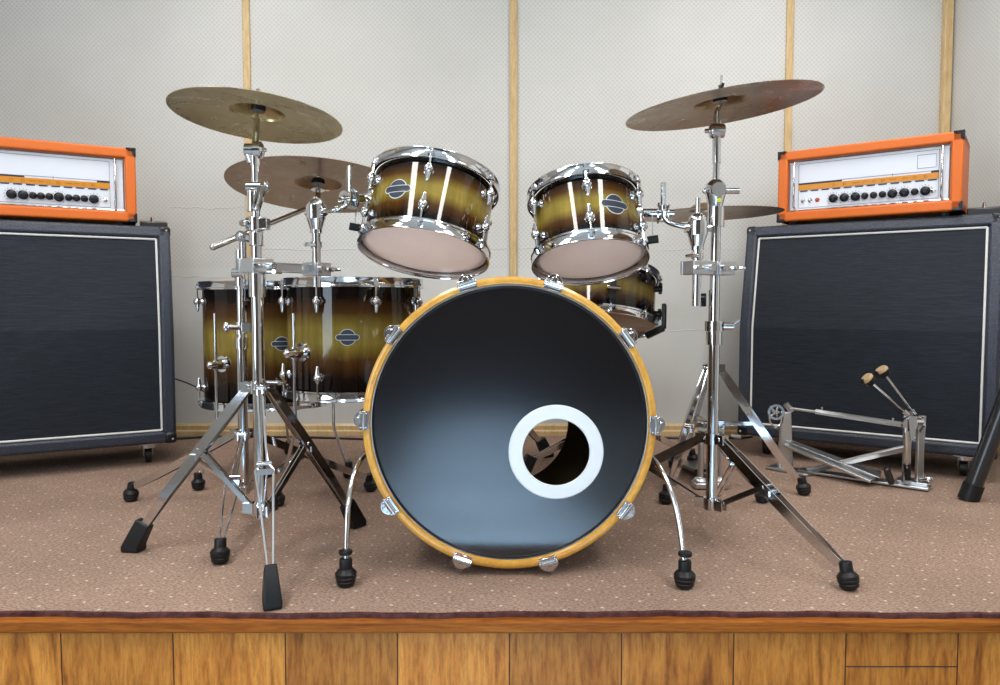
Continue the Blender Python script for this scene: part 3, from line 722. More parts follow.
# --- tom post with clamp, left
def tom_post(name, label, px, Y, ytop, ybot, yk, arm, tomr, tom_az, clamp, zb=None):
    p = at(px, yk, Y); zt, zb_ = zat(ytop, Y), zat(ybot, Y)
    r = thing(name, label, 'tom holder', (p.x, Y, zb_), group='tom holders')
    tb = MB(); tb.cone((p.x, Y, zb_), (p.x, Y, p.z), .0098, n=18); collar(tb, (p.x, Y, p.z-.032), .0135, .034); tb.lathe([(.0135, -.02), (.021, .004)], (p.x, Y, p.z-.02), V((0, 0, 1)), 20); tb.build('post', 'chrome', r, world=True)
    kn = MB(); kn.cone((p.x, Y, p.z-.016), (p.x, Y, p.z+.014), .0225, n=24); kn.ball((p.x, Y, p.z+.014), .020, (1, 1, 1.0), 20); kn.cone((p.x, Y, p.z+.02), (p.x, Y, zt), .0055, n=12)
    d = (V(arm[0])-p); d.z = 0; d.normalize(); kn.cone(p, p+d*.028, .011, n=14); kn.cone(p-d*.02, p-d*.03, .008, n=12)
    kn.build('knuckle', 'chrome', r, world=True)
    ms = MB(); q = V((p.x, Y, zat(ybot-20, Y) if zb is None else zb)); collar(ms, q, .013, .014); tbolt(ms, q+V((0, -.01, 0)), (-1, -.4, 0), .02); ms.build('memory_lock', 'chrome', r, world=True)
    MB().tube([p]+[V(a) for a in arm], .0066, 12, smooth=2).build('l_arm', 'chrome', r, world=True)
    return r, p
# left: post x=316
LP, lp = tom_post('tom_holder', 'chrome tom post and bent arm carrying the larger rack tom', 316, 1.66, 197, 287, 212, [at(335, 210, 1.63), at(345, 207, 1.64), at(348.5, 200, 1.66), at(348.5, 167, 1.68)], None, None, None, zat(245, 1.66))
RP, rp = tom_post('tom_holder', 'chrome tom post and bent arm carrying the smaller rack tom', 697.5, 1.60, 198, 306, 228, [at(682, 226, 1.60), at(667, 222, 1.61), at(663.5, 215, 1.62), at(663.5, 183, 1.63)], None, None, None, zat(256, 1.60))

# tom brackets are parts of the toms
def tom_bracket(root, R, L, az, px_rod):
    a = az; d = V((math.cos(a), math.sin(a), 0))
    Q = px_rod
    mi = root.matrix_basis; c = mi@(d*(R+.004)+V((0, 0, L*.62))); cdir = (mi.to_3x3()@d).normalized(); up = (mi.to_3x3()@V((0, 0, 1))).normalized()
    b = MB(); b.cone(c-cdir*.006, c+cdir*.004, .024, .021, 22)
    b.cone(c, Q, .010, n=14); sd = (Q-c).normalized()
    b.cone(Q-sd*.013, Q-sd*.009, .024, n=22); b.cone(Q-V((0, 0, .016)), Q+V((0, 0, .016)), .0105, n=16); b.cone(Q+sd*.006, Q+sd*.024, .009, .008, 14)
    b.build('mount_bracket', 'chrome', root, world=True)
    b = MB(); b.cone(Q+sd*.010, Q+sd*.0125, .020, n=20); b.build('mount_washer', 'chrome2', root, world=True)
    lo = mi@(d*(R+.024)+V((0, 0, .022))); hi = mi@(d*(R+.030)+V((0, 0, L*.62)))
    b = MB(); b.strip([hi, lo], cdir, .010, .0025); b.cone(lo-cdir*.012, lo+cdir*.012, .009, n=14, k='rubber'); b.build('suspension_plate', 'chrome', root, world=True)
tom_bracket(TL, .1430, .163, math.radians(180+8), at(348.5, 199, 1.665))
tom_bracket(TR, .1190, .147, math.radians(-12), at(663.5, 213, 1.625))

# clamps joining posts to stands
def bar_clamp(label, a, b, ya, side_y, mata='steel'):
    a, b = V(a), V(b); mid = (a+b)/2; d = (b-a).normalized(); s = V((-d.y, d.x, 0)); m3 = Matrix((d, s, V((0, 0, 1)))).transposed()
    r = thing('multi_clamp', label, 'clamp', mid, group='clamps joining posts to stands')
    L_ = (b-a).length
    b1 = MB()
    for k in (-1, 1): b1.box(mid+V((0, 0, .009*k)), (L_, .012, .003), m3)
    b1.box(mid, (L_, .004, .018), m3); b1.build('bar', mata, r, world=True, bevel=.001)
    for i, e in enumerate((a, b)):
        j = MB()
        for k in (-1, 1): j.box(e+s*k*.0205, (.054 if i == 0 else .044, .007, .030), m3)
        j.box(e+d*.022, (.006, .04, .030), m3); j.box(e-d*.022, (.006, .04, .030), m3)
        o = j.build('jaw', mata, r, world=True, bevel=.0015)
        w_ = MB(); wing(w_, e-s*.022+d*(-.018 if i == 0 else .018), -s, .018) ; w_.cone(e-s*.034+d*(.019 if i == 0 else -.012), e-s*.022+d*(.019 if i == 0 else -.012), .008, n=14); w_.build('wing_nut', 'chrome', o, world=True)
    return r
za = zat(266, AY)
bar_clamp('grey clamp bar linking front left stand to the left tom post', (AX-.002, AY, za), (lp.x, 1.66, za), 0, 0)
zc_ = zat(268, 1.60)
CX, CY = .4835, 1.625
bar_clamp('grey clamp bar linking the small tom post to the right stand', (rp.x, 1.60, zc_), (CX+.012, CY, zc_), 0, 0)

# --- stand C: right front
feetC = [ground(850, 590), V((.72, 1.95, 0)), V((.17, 1.83, 0))]
SCm = thing('cymbal_stand', 'chrome stand right of the bass drum holding the upper right cymbal', 'cymbal stand', (CX, CY, 0), group='cymbal stands')
hz, lz = zat(438, CY), zat(503, CY)
for i, f in enumerate(feetC): leg_pair(SCm, (CX, CY, hz), f, None, 'leg', 'ball', (CX, CY, lz), .42, 'strip', .022)
tb = MB(); tb.cone((CX, CY, lz-.015), (CX, CY, zat(340, CY)), .0128, n=24); tb.build('base_tube', 'chrome', SCm, world=True)
hb_ = MB(); hubcap(hb_, (CX, CY, hz), .013, feetC); hubcap(hb_, (CX, CY, lz), .013, feetC); collar(hb_, (CX, CY, zat(338, CY)), .0175, .03); collar(hb_, (CX, CY, zat(326, CY)), .0205, .022)
p = V((CX+.018, CY-.008, zat(326, CY))); hb_.cone(p, p+V((.022, -.004, 0)), .0095, n=14); hb_.tube([p+V((.02, 0, 0)), p+V((.03, 0, .008)), p+V((.036, 0, .012))], .003, 8)
collar(hb_, (CX, CY, zat(217, CY)), .0185, .044); build_split(hb_, 'collar', 'chrome', SCm)
tb = MB(); tb.cone((CX, CY, zat(330, CY)), (CX, CY, zat(210, CY)), .0108, n=24); tb.build('middle_tube', 'chrome', SCm, world=True)
bx = MB(); bx.box((CX-.026, CY, zat(300, CY)), (.012, .014, .03)); bx.cone((CX-.040, CY-.01, zat(298, CY)), (CX-.024, CY-.01, zat(298, CY)), .006, n=12); bx.build('memory_lock', 'blackplastic', SCm, world=True, bevel=.002)
tl = MB(); k2 = at(715.5, 191, CY)
tl.lathe([(.013, -.052), (.015, -.035), (.021, -.012), (.0245, 0), (.022, .014), (.012, .024), (.004, .026)], k2, V((0, 0, 1)), 28)
tl.cone(k2-V((0, .026, 0)), k2-V((0, .018, 0)), .016, n=22); tl.cone(k2+V((.01, 0, 0)), k2+V((.053, 0, .0)), .0068, n=14)
tl.ball(k2-V((.024, 0, 0)), .006); tl.build('tilter', 'chrome', SCm, world=True)
MB().cone(k2+V((.002, -.0195, -.022)), k2+V((.002, -.0215, -.023)), .005, n=12).build('sticker', 'yellowmark', SCm, world=True)
tb = MB(); tb.cone(k2, at(716.5, 163, CY), .0075, n=16); tb.cone(at(716.5, 163, CY), at(716.5, 140, CY), .0092, n=16); tb.build('upper_tube', 'chrome', SCm, world=True)
tl = MB(); k3 = at(717, 131, CY); tl.cone(k3-V((.013, 0, 0)), k3+V((.003, 0, 0)), .0165, n=24); tl.cone(k3+V((.002, 0, 0)), k3+V((.015, 0, 0)), .0165, .015, n=24); tl.ball(k3-V((.012, 0, 0)), .0155, (.45, 1, 1), 20)
tl.cone(k3-V((.027, 0, 0)), k3-V((.014, 0, 0)), .005, n=10); tl.cone(k3, k3-V((0, 0, .032)), .009, n=14)
tl.build('tilter', 'chrome', SCm, world=True)
ax = (q3@V((0, 0, 1))); rd = MB(); cc = V((k3.x+.002, CY+.004, c3.z))
rd.cone(k3, k3.lerp(cc, .8), .0082, n=14); rd.cone(k3, c3+V((-.006, 0, .0)), .0055, n=10); rd.cone(c3, c3+V((0.0, 0, .072)), .0026, n=8); rd.build('cymbal_rod', 'chrome', SCm, world=True)
fl = MB(); fl.lathe([(.001, .004), (.016, .004), (.0165, .012), (.001, .014)], c3+ax*.010, ax, 20); fl.build('cymbal_seat', 'blackplastic', SCm, world=True)
fl = MB(); wing(fl, c3+V((0, 0, .035)), (0, 0, 1), .014); fl.build('wing_nut', 'blackmetal', SCm, world=True)

# --- stand D: hi-hat stand behind
DX, DY = .62, 2.10
feetD = [ground(805, 495), ground(665, 504), V((.575, 2.36, 0))]
SD = thing('hi_hat_stand', 'chrome hi-hat stand with foot pedal standing behind the right stand', 'hi-hat stand', (DX, DY, 0))
hz, lz = zat(368, DY), zat(424, DY)
for i, f in enumerate(feetD): leg_pair(SD, (DX, DY, hz), f, None, 'leg', 'ball', (DX, DY, lz), .5, 'strip', .024)
tb = MB(); tb.cone((DX, DY, lz-.02), (DX, DY, zat(290, DY)), .0125, n=20); tb.cone((DX, DY, zat(290, DY)), (DX, DY, c4.z-.03), .010, n=20); tb.cone((DX, DY, c4.z-.03), (DX, DY, c4.z+.0), .004, n=10)
tb.cone((DX, DY, .03), (DX, DY, lz), .006, n=12); tb.build('tube', 'chrome', SD, world=True)
hb_ = MB(); hubcap(hb_, (DX, DY, hz), .013, feetD); hubcap(hb_, (DX, DY, lz), .013, feetD); build_split(hb_, 'collar', 'chrome', SD)
fr = MB()
for s in (-1, 1): fr.cone((DX+s*.029, DY, .02), (DX+s*.029, DY, lz-.02), .0085 if s < 0 else .005, n=14); fr.ball((DX+s*.029, DY, .02), .018, (1.2, 1.2, .9), 14)
fr.box((DX, DY, .012), (.10, .05, .016)); fr.box((DX, DY, lz-.02), (.075, .022, .016)); fr.build('pedal_frame', 'steel', SD, world=True, bevel=.003)
pd = MB(); pd.prism([V((0, 0, .05)), V((0, .25, .022)), V((0, .25, .014)), V((0, 0, .040))], V((DX-.04, DY+.03, 0)), V((DX+.04, DY+.03, 0))); pd.build('footboard', 'blackmetal', SD, world=True, bevel=.002)

# --- snare stand
NX, NY = .37, 2.33
feetN = [ground(694, 464), ground(524, 477), V((.37, 2.04, 0))]
SS = thing('snare_stand', 'black footed snare stand hidden behind the bass drum', 'snare stand', (NX, NY, 0))
for i, f in enumerate(feetN): leg_pair(SS, (NX, NY, .17), f, None, 'leg', 'wedge' if i else 'ball', (NX, NY, .05), .5, 'strip', .018)
tb = MB(); tb.cone((NX, NY, .04), (NX, NY, .30), .012, n=16); tb.cone((NX, NY, .30), (NX, NY, .40), .009, n=16); tb.build('tube', 'chrome2', SS, world=True)
mi = SN.matrix_basis
for k, a in enumerate((math.radians(-22), math.radians(98), math.radians(218))):
    d = V((math.cos(a), math.sin(a), 0)); R_ = .176
    e1 = mi@(d*(R_+.030)+V((0, 0, .055))); e2 = mi@(d*(R_+.032)+V((0, 0, -.035))); e3 = mi@(d*(R_-.05)+V((0, 0, -.052))); cc = V((NX, NY, .395))
    o = MB().tube([cc, e3], .005, 8).build('basket_arm', 'chrome2', SS, world=True)
    sd = (mi.to_3x3()@V((-d.y, d.x, 0))).normalized()
    MB().strip([e1, e2.lerp(e1, .15)], sd, .013, .020).strip([e2.lerp(e1, .18), e3.lerp(e2, .35)], sd, .018, .020).build('rubber_grip', 'rubber', o, world=True, bevel=.003)

# --- drum throne, seen through the port hole of the bass drum
TX, TY = -.02, 2.42
feetT = [ground(546, 457), V((-.25, 2.52, 0)), V((.0, 2.17, 0))]
TH = thing('drum_throne', 'drum throne behind the bass drum, one wedge foot seen through the port hole', 'stool', (TX, TY, 0))
for f in feetT: leg_pair(TH, (TX, TY, .24), f, None, 'leg', 'wedge', (TX, TY, .07), .5, 'strip', .020)
MB().cone((TX, TY, .05), (TX, TY, .44), .0135, n=18).build('post', 'chrome2', TH, world=True)
MB().lathe([(.001, .44), (.13, .44), (.155, .452), (.16, .475), (.155, .50), (.13, .512), (.001, .515)], (TX, TY, 0), V((0, 0, 1)), 48).build('seat', 'blackplastic', TH, world=True)

# ------------------------------------------------------------------ amplifier cabinets
CW, CD, CH0, CHT = .77, .36, .385, .748
def cab(label, corner, dirx, zb=.075, CHT=CHT):
    # corner: front-left bottom corner (seen from the front), dirx: unit direction to the front-right
    dx = V((dirx[0], dirx[1], 0)); dy = V((-dx.y, dx.x, 0))    # dy points to the back
    m = Matrix((dx, dy, V((0, 0, 1)))).transposed()
    r = thing('speaker_cabinet', label, 'speaker cabinet', V(corner)-V((0, 0, 0)), m, 'speaker cabinets on the stage')
    S = .08; fw = .040; rec = .016
    prof = lambda off: [V((0, off, zb)), V((0, off, zb+CH0)), V((0, S+off, zb+CHT)), V((0, CD, zb+CHT)), V((0, CD, zb))]
    b = MB(); b.prism(prof(rec), V((fw*.6, 0, 0)), V((CW-fw*.6, 0, 0)))
    for x0, x1 in ((0, fw), (CW-fw, CW)): b.prism(prof(0), V((x0, 0, 0)), V((x1, 0, 0)))
    b.prism([V((0, 0, zb)), V((0, 0, zb+fw)), V((0, CD, zb+fw)), V((0, CD, zb))], V((.01, 0, 0)), V((CW-.01, 0, 0)))
    n_ = V((0, S, CHT-CH0)).normalized(); tp = V((0, S, zb+CHT))
    b.prism([tp, tp-n_*fw, tp-n_*fw+V((0, .05, 0)), V((0, CD, zb+CHT-.02)), V((0, CD, zb+CHT))], V((.01, 0, 0)), V((CW-.01, 0, 0)))
    b.build('cabinet', 'tolex_black', r, bevel=.010, seg=3)
    g = .006
    inn = lambda o: [V((0, rec-o, zb+fw)), V((0, rec-o, zb+CH0)), V((0, S*(CHT-fw-CH0)/(CHT-CH0)+rec-o, zb+CHT-fw))]
    g1 = MB(); a0, a1, a2 = inn(.003); g1.prism([a0, a1, a1+V((0, .004, 0)), a0+V((0, .004, 0))], V((fw, 0, 0)), V((CW-fw, 0, 0))); g1.build('grille_cloth', 'grille', r)
    g1 = MB(); g1.prism([a1, a2, a2+V((0, .004, 0)), a1+V((0, .004, 0))], V((fw, 0, 0)), V((CW-fw, 0, 0))); g1.build('grille_cloth', 'grille', r)
    pp = MB(); a0, a1, a2 = inn(.006); e = .004
    for x in (fw+e, CW-fw-e):
        pp.tube([a0+V((x, 0, e)), a1+V((x, 0, 0)), a2+V((x, 0, -e))], .0036, 8)
    pp.tube([a0+V((fw+e, 0, e)), a0+V((CW-fw-e, 0, e))], .0036, 8); pp.tube([a2+V((fw+e, 0, -e)), a2+V((CW-fw-e, 0, -e))], .0036, 8)
    pp.build('piping', 'piping', r)
    for x, s in ((0, 1), (CW, -1)):
        for (yy, zz, sy, sz) in ((0, zb, 1, 1), (S, zb+CHT, 1, -1)):
            c = MB(); c.box((x+s*.018, yy+.016, zz+sz*.018), (.040, .040, .040)); c.ball((x+s*.012, yy-.005, zz+sz*.014), .004, k='steel')
            c.build('corner_protector', 'blackplastic', r, bevel=.012, seg=4)
    for x in (.085, CW-.085):
        for y in (.065, CD-.065):
            k = MB(); k.box((x, y, zb-.004), (.055, .055, .006)); k.prism([V((0, -.02, zb-.005)), V((0, .02, zb-.005)), V((0, .026, .030)), V((0, .010, .024))], V((x-.016, y, 0)), V((x-.012, y, 0)))
            k.prism([V((0, -.02, zb-.005)), V((0, .02, zb-.005)), V((0, .026, .030)), V((0, .010, .024))], V((x+.012, y, 0)), V((x+.016, y, 0))); k.lathe([(.022, 0), (.022, .012), (.014, .014)], (x, y, zb-.020), V((0, 0, 1)), 18)
            ko = k.build('caster', 'steel', r)
            MB().lathe([(.010, -.010), (.024, -.010), (.026, -.009), (.026, .009), (.024, .011), (.010, .010)], (x, y+.018, .0262), V((1, 0, 0)), 24).build('wheel', 'rubber', ko)
    return r, m
cr = V((.853, 2.57, 0)); dr_ = V((.829, -.559, 0)).normalized()
CABR, mr = cab('black slant speaker cabinet at right, behind the double bass pedal', cr, dr_)
dl_ = V((.880, .474, 0)).normalized(); cl_ = V((-1.096, 2.42, 0))-dl_*CW
CABL, ml = cab('black slant speaker cabinet at left edge, nothing standing in front', cl_, dl_, .075, CHT-.015)
ZT = .075+CHT
HW, HH, HD = .555, .244, .24
def solve_t(o, d, px, k=1.0075):
    s = (px-500)/F/k; return (s*o.y-o.x)/(d.x-s*d.y)
def amp_head(label, cabroot, m, corner, knobs, extra):
    dx = m.col[0]; 
    if extra == 'right': m = rotz(math.radians(-2.5))@m
    r = thing('amplifier_head', label, 'amplifier', V((corner.x, corner.y, ZT-(.015 if extra == 'left' else 0))), m, 'orange amplifier heads on the cabinets')
    z0 = .012; f = .033; W, H = HW, HH; rec = .018
    b = MB()
    b.box((W/2, HD/2, z0+f/2), (W, HD, f)); b.box((W/2, HD/2, z0+H-f/2), (W, HD, f))
    for x in (f/2, W-f/2): b.box((x, HD/2, z0+H/2), (f, HD, H))
    b.box((W/2, HD-.01, z0+H/2), (W-.01, .012, H-.01))
    b.build('case', 'tolex_orange', r, bevel=.006, seg=3)
    fb_ = MB()
    for x in (.05, W-.05):
        for y in (.04, HD-.04): fb_.lathe([(.001, 0), (.016, 0), (.018, z0+.004), (.001, z0+.004)], (x, y, 0), V((0, 0, 1)), 18)
    fb_.build('rubber_feet', 'rubber', r)
    pw0, pw1, pz0, pz1 = f, W-f, z0+f, z0+H-f
    p = MB(); p.box((W/2, rec+.006, (pz0+pz1)/2), (pw1-pw0, .008, pz1-pz0)); po = p.build('front_panel', 'panelwhite', r)
    # chrome edge round the panel
    fy = rec-.001; pr_ = MB()
    for (xa, za, xb, zb_) in ((pw0+.004, pz0+.004, pw1-.004, pz0+.004), (pw1-.004, pz0+.004, pw1-.004, pz1-.004), (pw1-.004, pz1-.004, pw0+.004, pz1-.004), (pw0+.004, pz1-.004, pw0+.004, pz0+.004)):
        pr_.tube([(xa, fy, za), (xb, fy, zb_)], .0022, 6)
    pr_.build('panel_edge', 'chrome2', r)
    xl, xr = (.066, W-.066) if extra == 'right' else (.066, W-.078)
    band = MB(); zb1 = z0+H*.437; zb2 = z0+H*.512; band.box(((xl+xr)/2, rec+.0012, (zb1+zb2)/2), (xr-xl, .002, zb2-zb1)); band.build('symbol_band', 'panelorange', po)
    # printed rules, dark bars, small symbols
    k = MB(); L_ = xr-xl
    def rule(x0, x1, z, t=.0012): k.box(((x0+x1)/2, rec+.0014, z), (x1-x0, .0016, t))
    def vr(x, z0_, z1_, t=.0009): k.box((x, rec+.0014, (z0_+z1_)/2), (t, .0016, z1_-z0_))
    zt_ = pz1-.014; zl_ = pz0+.012
    rule(xl, xr, zt_, .0009); rule(xl, xr, zl_, .0009); vr(xl, zl_, zt_); vr(xr, zl_, zt_)
    bz = zb2+.0035
    if extra == 'right': rule(xl, xl+L_*.33, bz, .006); rule(xr-L_*.05, xr, bz, .006); rule(xl+L_*.33, xr, bz+.0035, .0009); vr(xl+L_*.69, bz-.003, bz+.008); vr(xl+L_*.33, bz-.003, bz+.004)
    else: rule(xl, xl+L_*.42, bz, .006); rule(xr-L_*.09, xr, bz, .006); rule(xl+L_*.42, xr, bz+.0035, .0009); vr(xl+L_*.61, bz-.003, bz+.008)
    for i in range(12): rule(xl+L_*(i+.15)/12, xl+L_*(i+.85)/12, zb1-.0035, .0040)
    if extra == 'right':
        sx0 = W-.066-.060
        for (a, b_, c_, d_) in ((sx0, pz1-.068, sx0+.052, pz1-.068), (sx0, pz1-.026, sx0+.052, pz1-.026)): rule(a, c_, b_, .0007)
        vr(sx0, pz1-.068, pz1-.026, .0007); vr(sx0+.052, pz1-.068, pz1-.026, .0007)
    for (x, big) in knobs:
        if big:
            zk = z0+H*.285
            for j in range(11):
                a = math.radians(-50+28*j); k.box((x+.0195*math.cos(a), rec+.0014, zk+.0195*math.sin(a)), (.0035, .0016, .0012), Matrix.Rotation(-a, 3, 'Y'))
    k.build('panel_print', 'ink', po)
    s_ = MB()
    for i, (x, big) in enumerate(knobs):
        zc = (zb1+zb2)/2; y_ = rec-.0002
        t = i % 4
        if t == 0:
            for j in range(6): a = 2*PI*j/6; s_.box((x+.004*math.cos(a), y_, zc+.004*math.sin(a)), (.0025, .001, .0012), Matrix.Rotation(-a, 3, 'Y'))
        elif t == 1:
            s_.box((x-.004, y_, zc), (.0018, .001, .009)); s_.tube([(x-.001, y_, zc-.004), (x+.005, y_, zc), (x-.001, y_, zc+.004)], .0006, 5)
        elif t == 2:
            s_.tube([(x-.010+.002*j, y_, zc+.0025*math.sin(j*1.6)) for j in range(11)], .0006, 5)
        else:
            s_.tube([(x-.007, y_, zc-.003), (x-.002, y_, zc+.003), (x+.003, y_, zc-.001), (x+.008, y_, zc+.003)], .0006, 5)
    s_.build('symbols', 'inkorange', po)
    for (x, big) in knobs:
        R_ = .0150 if big else .0112; zk = z0+H*.285
        kb = MB(); n = 24; pr0 = []
        for (rr, yy) in ((R_, rec+.001), (R_*.98, rec-.006), (R_*.72, rec-.008), (R_*.66, rec-.017), (R_*.5, rec-.018)):
            pr0.append([V((x+rr*math.cos(2*PI*j/n)*(1 if j % 2 else .95), yy, zk+rr*math.sin(2*PI*j/n)*(1 if j % 2 else .95))) for j in range(n)])
        kb.rings(pr0); ko = kb.build('knob', 'blackplastic', r)
    sw = [(xl+.016, 0), (xl+.040, 0), (xl+.063, 1)] if extra == 'right' else [(xl+.016, 0), (xl+.040, 1)]
    for x, red in sw+[(xr-.014, 0)]:
        zk = z0+H*.285
        t = MB(); t.lathe([(.0075, 0), (.007, .003), (.0045, .004), (.0035, .008), (.001, .009)], (x, rec+.001, zk), V((0, -1, 0)), 14); t.build('toggle_switch' if not red else 'indicator_lamp', 'chrome' if not red else 'lampred', r)
    for x in ((.056, W-.056) if extra == 'right' else (.052, W-.062)):
        h_ = MB().tube([(x, rec+.002, pz0+.012), (x, rec-.018, pz0+.013), (x, rec-.022, pz0+.022), (x, rec-.022, pz1-.020), (x, rec-.018, pz1-.011), (x, rec+.002, pz1-.010)], .0042, 10)
        h_.build('handle', 'chrome', r)
    for x, s in ((0, 1), (W, -1)):
        for zz, sz in ((z0, 1), (z0+H, -1)):
            c = MB(); c.box((x+s*.0015, .010, zz+sz*.013), (.006, .026, .030)); c.box((x+s*.013, .010, zz+sz*.0015), (.030, .026, .006)); c.box((x+s*.011, -.0005, zz+sz*.004), (.024, .004, .010)); c.box((x+s*.004, -.0005, zz+sz*.011), (.010, .004, .024))
            c.build('corner_protector', 'blackplastic', r, bevel=.002)
    return r
# right head
tr0 = cr+Vector((mr.col[1].x, mr.col[1].y, 0))*.082; dxr = V((mr.col[0].x, mr.col[0].y, 0)); tA = solve_t(tr0, dxr, 777); hc = tr0+dxr*tA
kn = []
for zx, big in ((270, 1), (318, 1), (367, 1), (408, 0), (446, 0), (485, 0), (528, 1), (580, 1), (625, 0), (671, 1)):
    kn.append((solve_t(hc, dxr, 770+.23*zx), big))
amp_head('orange amplifier head on the right cabinet, its whole white panel visible', CABR, mr, hc, kn, 'right')
tl0 = cl_+V((ml.col[1].x, ml.col[1].y, 0))*.082; dxl = V((ml.col[0].x, ml.col[0].y, 0)); tB = solve_t(tl0, dxl, 137); hl = tl0+dxl*(tB-HW)
kn = []
for zx, big in ((62, 1), (124, 1), (176, 0), (218, 0), (262, 0), (313, 1), (364, 0), (405, 0), (447, 0), (497, 1)):
    kn.append((solve_t(hl, dxl, .19*zx), big))
amp_head('orange amplifier head on the left cabinet, cut off by the photo edge', CABL, ml, hl, kn, 'left')
# footswitch boxes
def fswitch(label, o, m, y_in, wdt):
    r = thing('footswitch', label, 'footswitch', V((o.x, o.y, ZT-(.015 if o.x < 0 else 0))), m, 'footswitch boxes on the cabinets')
    MB().prism([V((0, 0, 0)), V((0, .10, 0)), V((0, .10, .034)), V((0, 0, .020))], V((0, 0, .0)), V((wdt, 0, .0))).build('box', 'blackmetal', r, bevel=.003)
    MB().cone((wdt*.45, .03, .02), (wdt*.45, .03, .036), .006, n=12).cone((wdt*.45, .03, .033), (wdt*.45, .03, .040), .0045, n=12).build('button', 'chrome', r)
fswitch('small black footswitch on the left cabinet, right of the orange head', tl0+dxl*(tB+.012)+V((ml.col[1].x, ml.col[1].y, 0))*.05, ml, 0, .085)
fswitch('black footswitch box on the right cabinet, at the photo edge', hc+dxr*(HW+.012)+V((mr.col[1].x, mr.col[1].y, 0))*.03, mr, 0, .10)

# ------------------------------------------------------------------ double bass pedal
pm = ground(915, 489); ps = ground(783, 469)
PD = thing('double_pedal', 'silver double bass drum pedal lying before the right cabinet', 'drum pedal', (pm.x, pm.y, 0))
P1, P2 = V((pm.x, pm.y, 0)), V((ps.x, ps.y, 0))
u = (P1-P2).normalized(); s = V((-u.y, u.x, 0))
def fbx(x, y, Y, s_=(.02, .02, .02)): return at(x, y, Y)
YM = pm.y
bp = MB(); a, b_ = ground(800, 472), ground(930, 491)
d = (b_-a).normalized(); sd = V((-d.y, d.x, 0))
bp.bar(a+V((0, 0, .008)), b_+V((0, 0, .008)), .05, .008, V((0, 0, 1))); bp.box(ground(915, 487)+V((0, .01, .012)), (.085, .06, .014), Matrix((d, sd, V((0, 0, 1)))).transposed())
bp.build('base_plate', 'steel', PD, world=True, bevel=.002)
for px_, wpx in ((906, .011), (919, .013)):
    q = at(px_, 480, YM+.01); MB().strip([V((q.x, q.y, .015)), V((q.x, q.y, .12)), V((q.x, q.y, zat(416, YM)))], V((0, 1, 0)), [.022, .020, .026], .014).build('post', 'steel', PD, world=True, bevel=.003)
cg = MB(); c0_ = at(910, 422, YM); cg.cone(c0_-V((.02, 0, 0)), c0_+V((.035, 0, 0)), .009, n=14); cg.cone(c0_+V((-.008, -.016, -.004)), c0_+V((-.008, -.006, -.004)), .022, n=24); cg.strip([c0_+V((-.004, -.02, .02)), c0_+V((-.004, -.022, -.05))], V((0, 1, 0)), [.024, .012], .004)
cg.tube([c0_+V((.012, 0, .018)), c0_+V((.034, 0, .012)), c0_+V((.042, 0, -.012)), c0_+V((.030, 0, -.03))], .005, 8)
cg.cone(at(905, 428, YM-.02), at(907, 468, YM-.02), .004, n=8); cg.build('cam', 'chrome', PD, world=True)
MB().cone(at(907, 464, YM-.015), at(908, 480, YM-.015), .010, .008, 12).build('spring_nut', 'rubber', PD, world=True)
sv = MB(); e = at(783, 418, ps.y); sv.strip([V((e.x+.01, e.y, .01)), V((e.x+.01, e.y, e.z+.02))], V((0, 1, 0)), [.050, .030], .016); sv.build('slave_post', 'steel', PD, world=True, bevel=.003)
wh = MB(); e2 = at(776, 412, ps.y-.02); wh.lathe([(.018, -.004), (.026, -.004), (.026, .004), (.018, .004)], e2, V((.2, 1, 0)), 28, closed=True)
for i in range(5): a_ = 2*PI*i/5; wh.cone(e2, e2+V((math.cos(a_)*.02, 0, math.sin(a_)*.02)), .0028, n=6)
wh.cone(e2-V((0, .006, 0)), e2+V((0, .02, 0)), .007, n=14); wh.tube([e2+V((-.024, 0, -.008)), e2+V((-.018, 0, -.035)), e2+V((0, 0, -.052)), e2+V((.02, 0, -.035)), e2+V((.026, 0, 0))], .0035, 8)
wh.build('cam_wheel', 'chrome', PD, world=True)
ds = MB(); ds.cone(at(788, 408, ps.y), at(818, 412, ps.y-.06), .0048, n=12); ds.cone(at(816, 411.5, ps.y-.05), at(905, 425, YM), .0088, n=6); ds.cone(at(822, 407, ps.y-.05), at(822, 412, ps.y-.05), .003, n=6); ds.cone(at(893, 418, YM), at(893, 424, YM), .003, n=6); ds.cone(at(786, 404, ps.y), at(792, 411, ps.y), .010, n=12)
ds.build('drive_shaft', 'steel', PD, world=True)
for i, (h, e) in enumerate((((870, 381), (905, 412)), ((884, 373), (912, 411)))):
    Yb = YM-.02+.05*i; H_, E_ = at(h[0], h[1], Yb), at(e[0], e[1], Yb); dd = (H_-E_).normalized()
    o = MB().cone(E_, H_, .0030, n=8).cone(E_-dd*.012, E_+dd*.006, .008, n=12).build('beater_rod', 'chrome', PD, world=True)
    pl = MB().cone(H_-dd*.008, H_+dd*.008, .016, .018, 16); x_, y_, z_ = basis(dd); pl.cone(H_-V((.024, 0, .002)), H_+V((.0, 0, 0)), .008, n=12)
    hh = pl.build('beater_head', 'rubber', o, world=True)
    MB().lathe([(.001, .006), (.0175, .006), (.0185, .012), (.015, .018), (.001, .019)], H_, dd, 18).build('beater_felt', 'felt', hh, world=True)
fb1 = MB(); A1, B1 = at(787, 443, ps.y-.02), at(876, 478, YM+.03)
fb1.strip([A1, B1], (0, -.3, 1), [.05, .075], .008)
for k in (-1, 0, 1): fb1.strip([A1+V((0, k*.015, .006)), B1+V((0, k*.022, .006))], (0, -.3, 1), .006, .003)
fb1.build('footboard', 'steel', PD, world=True, bevel=.001)
fb2 = MB(); A2, B2 = at(905, 448, YM-.01), at(808, 471, ground(808, 474).y)
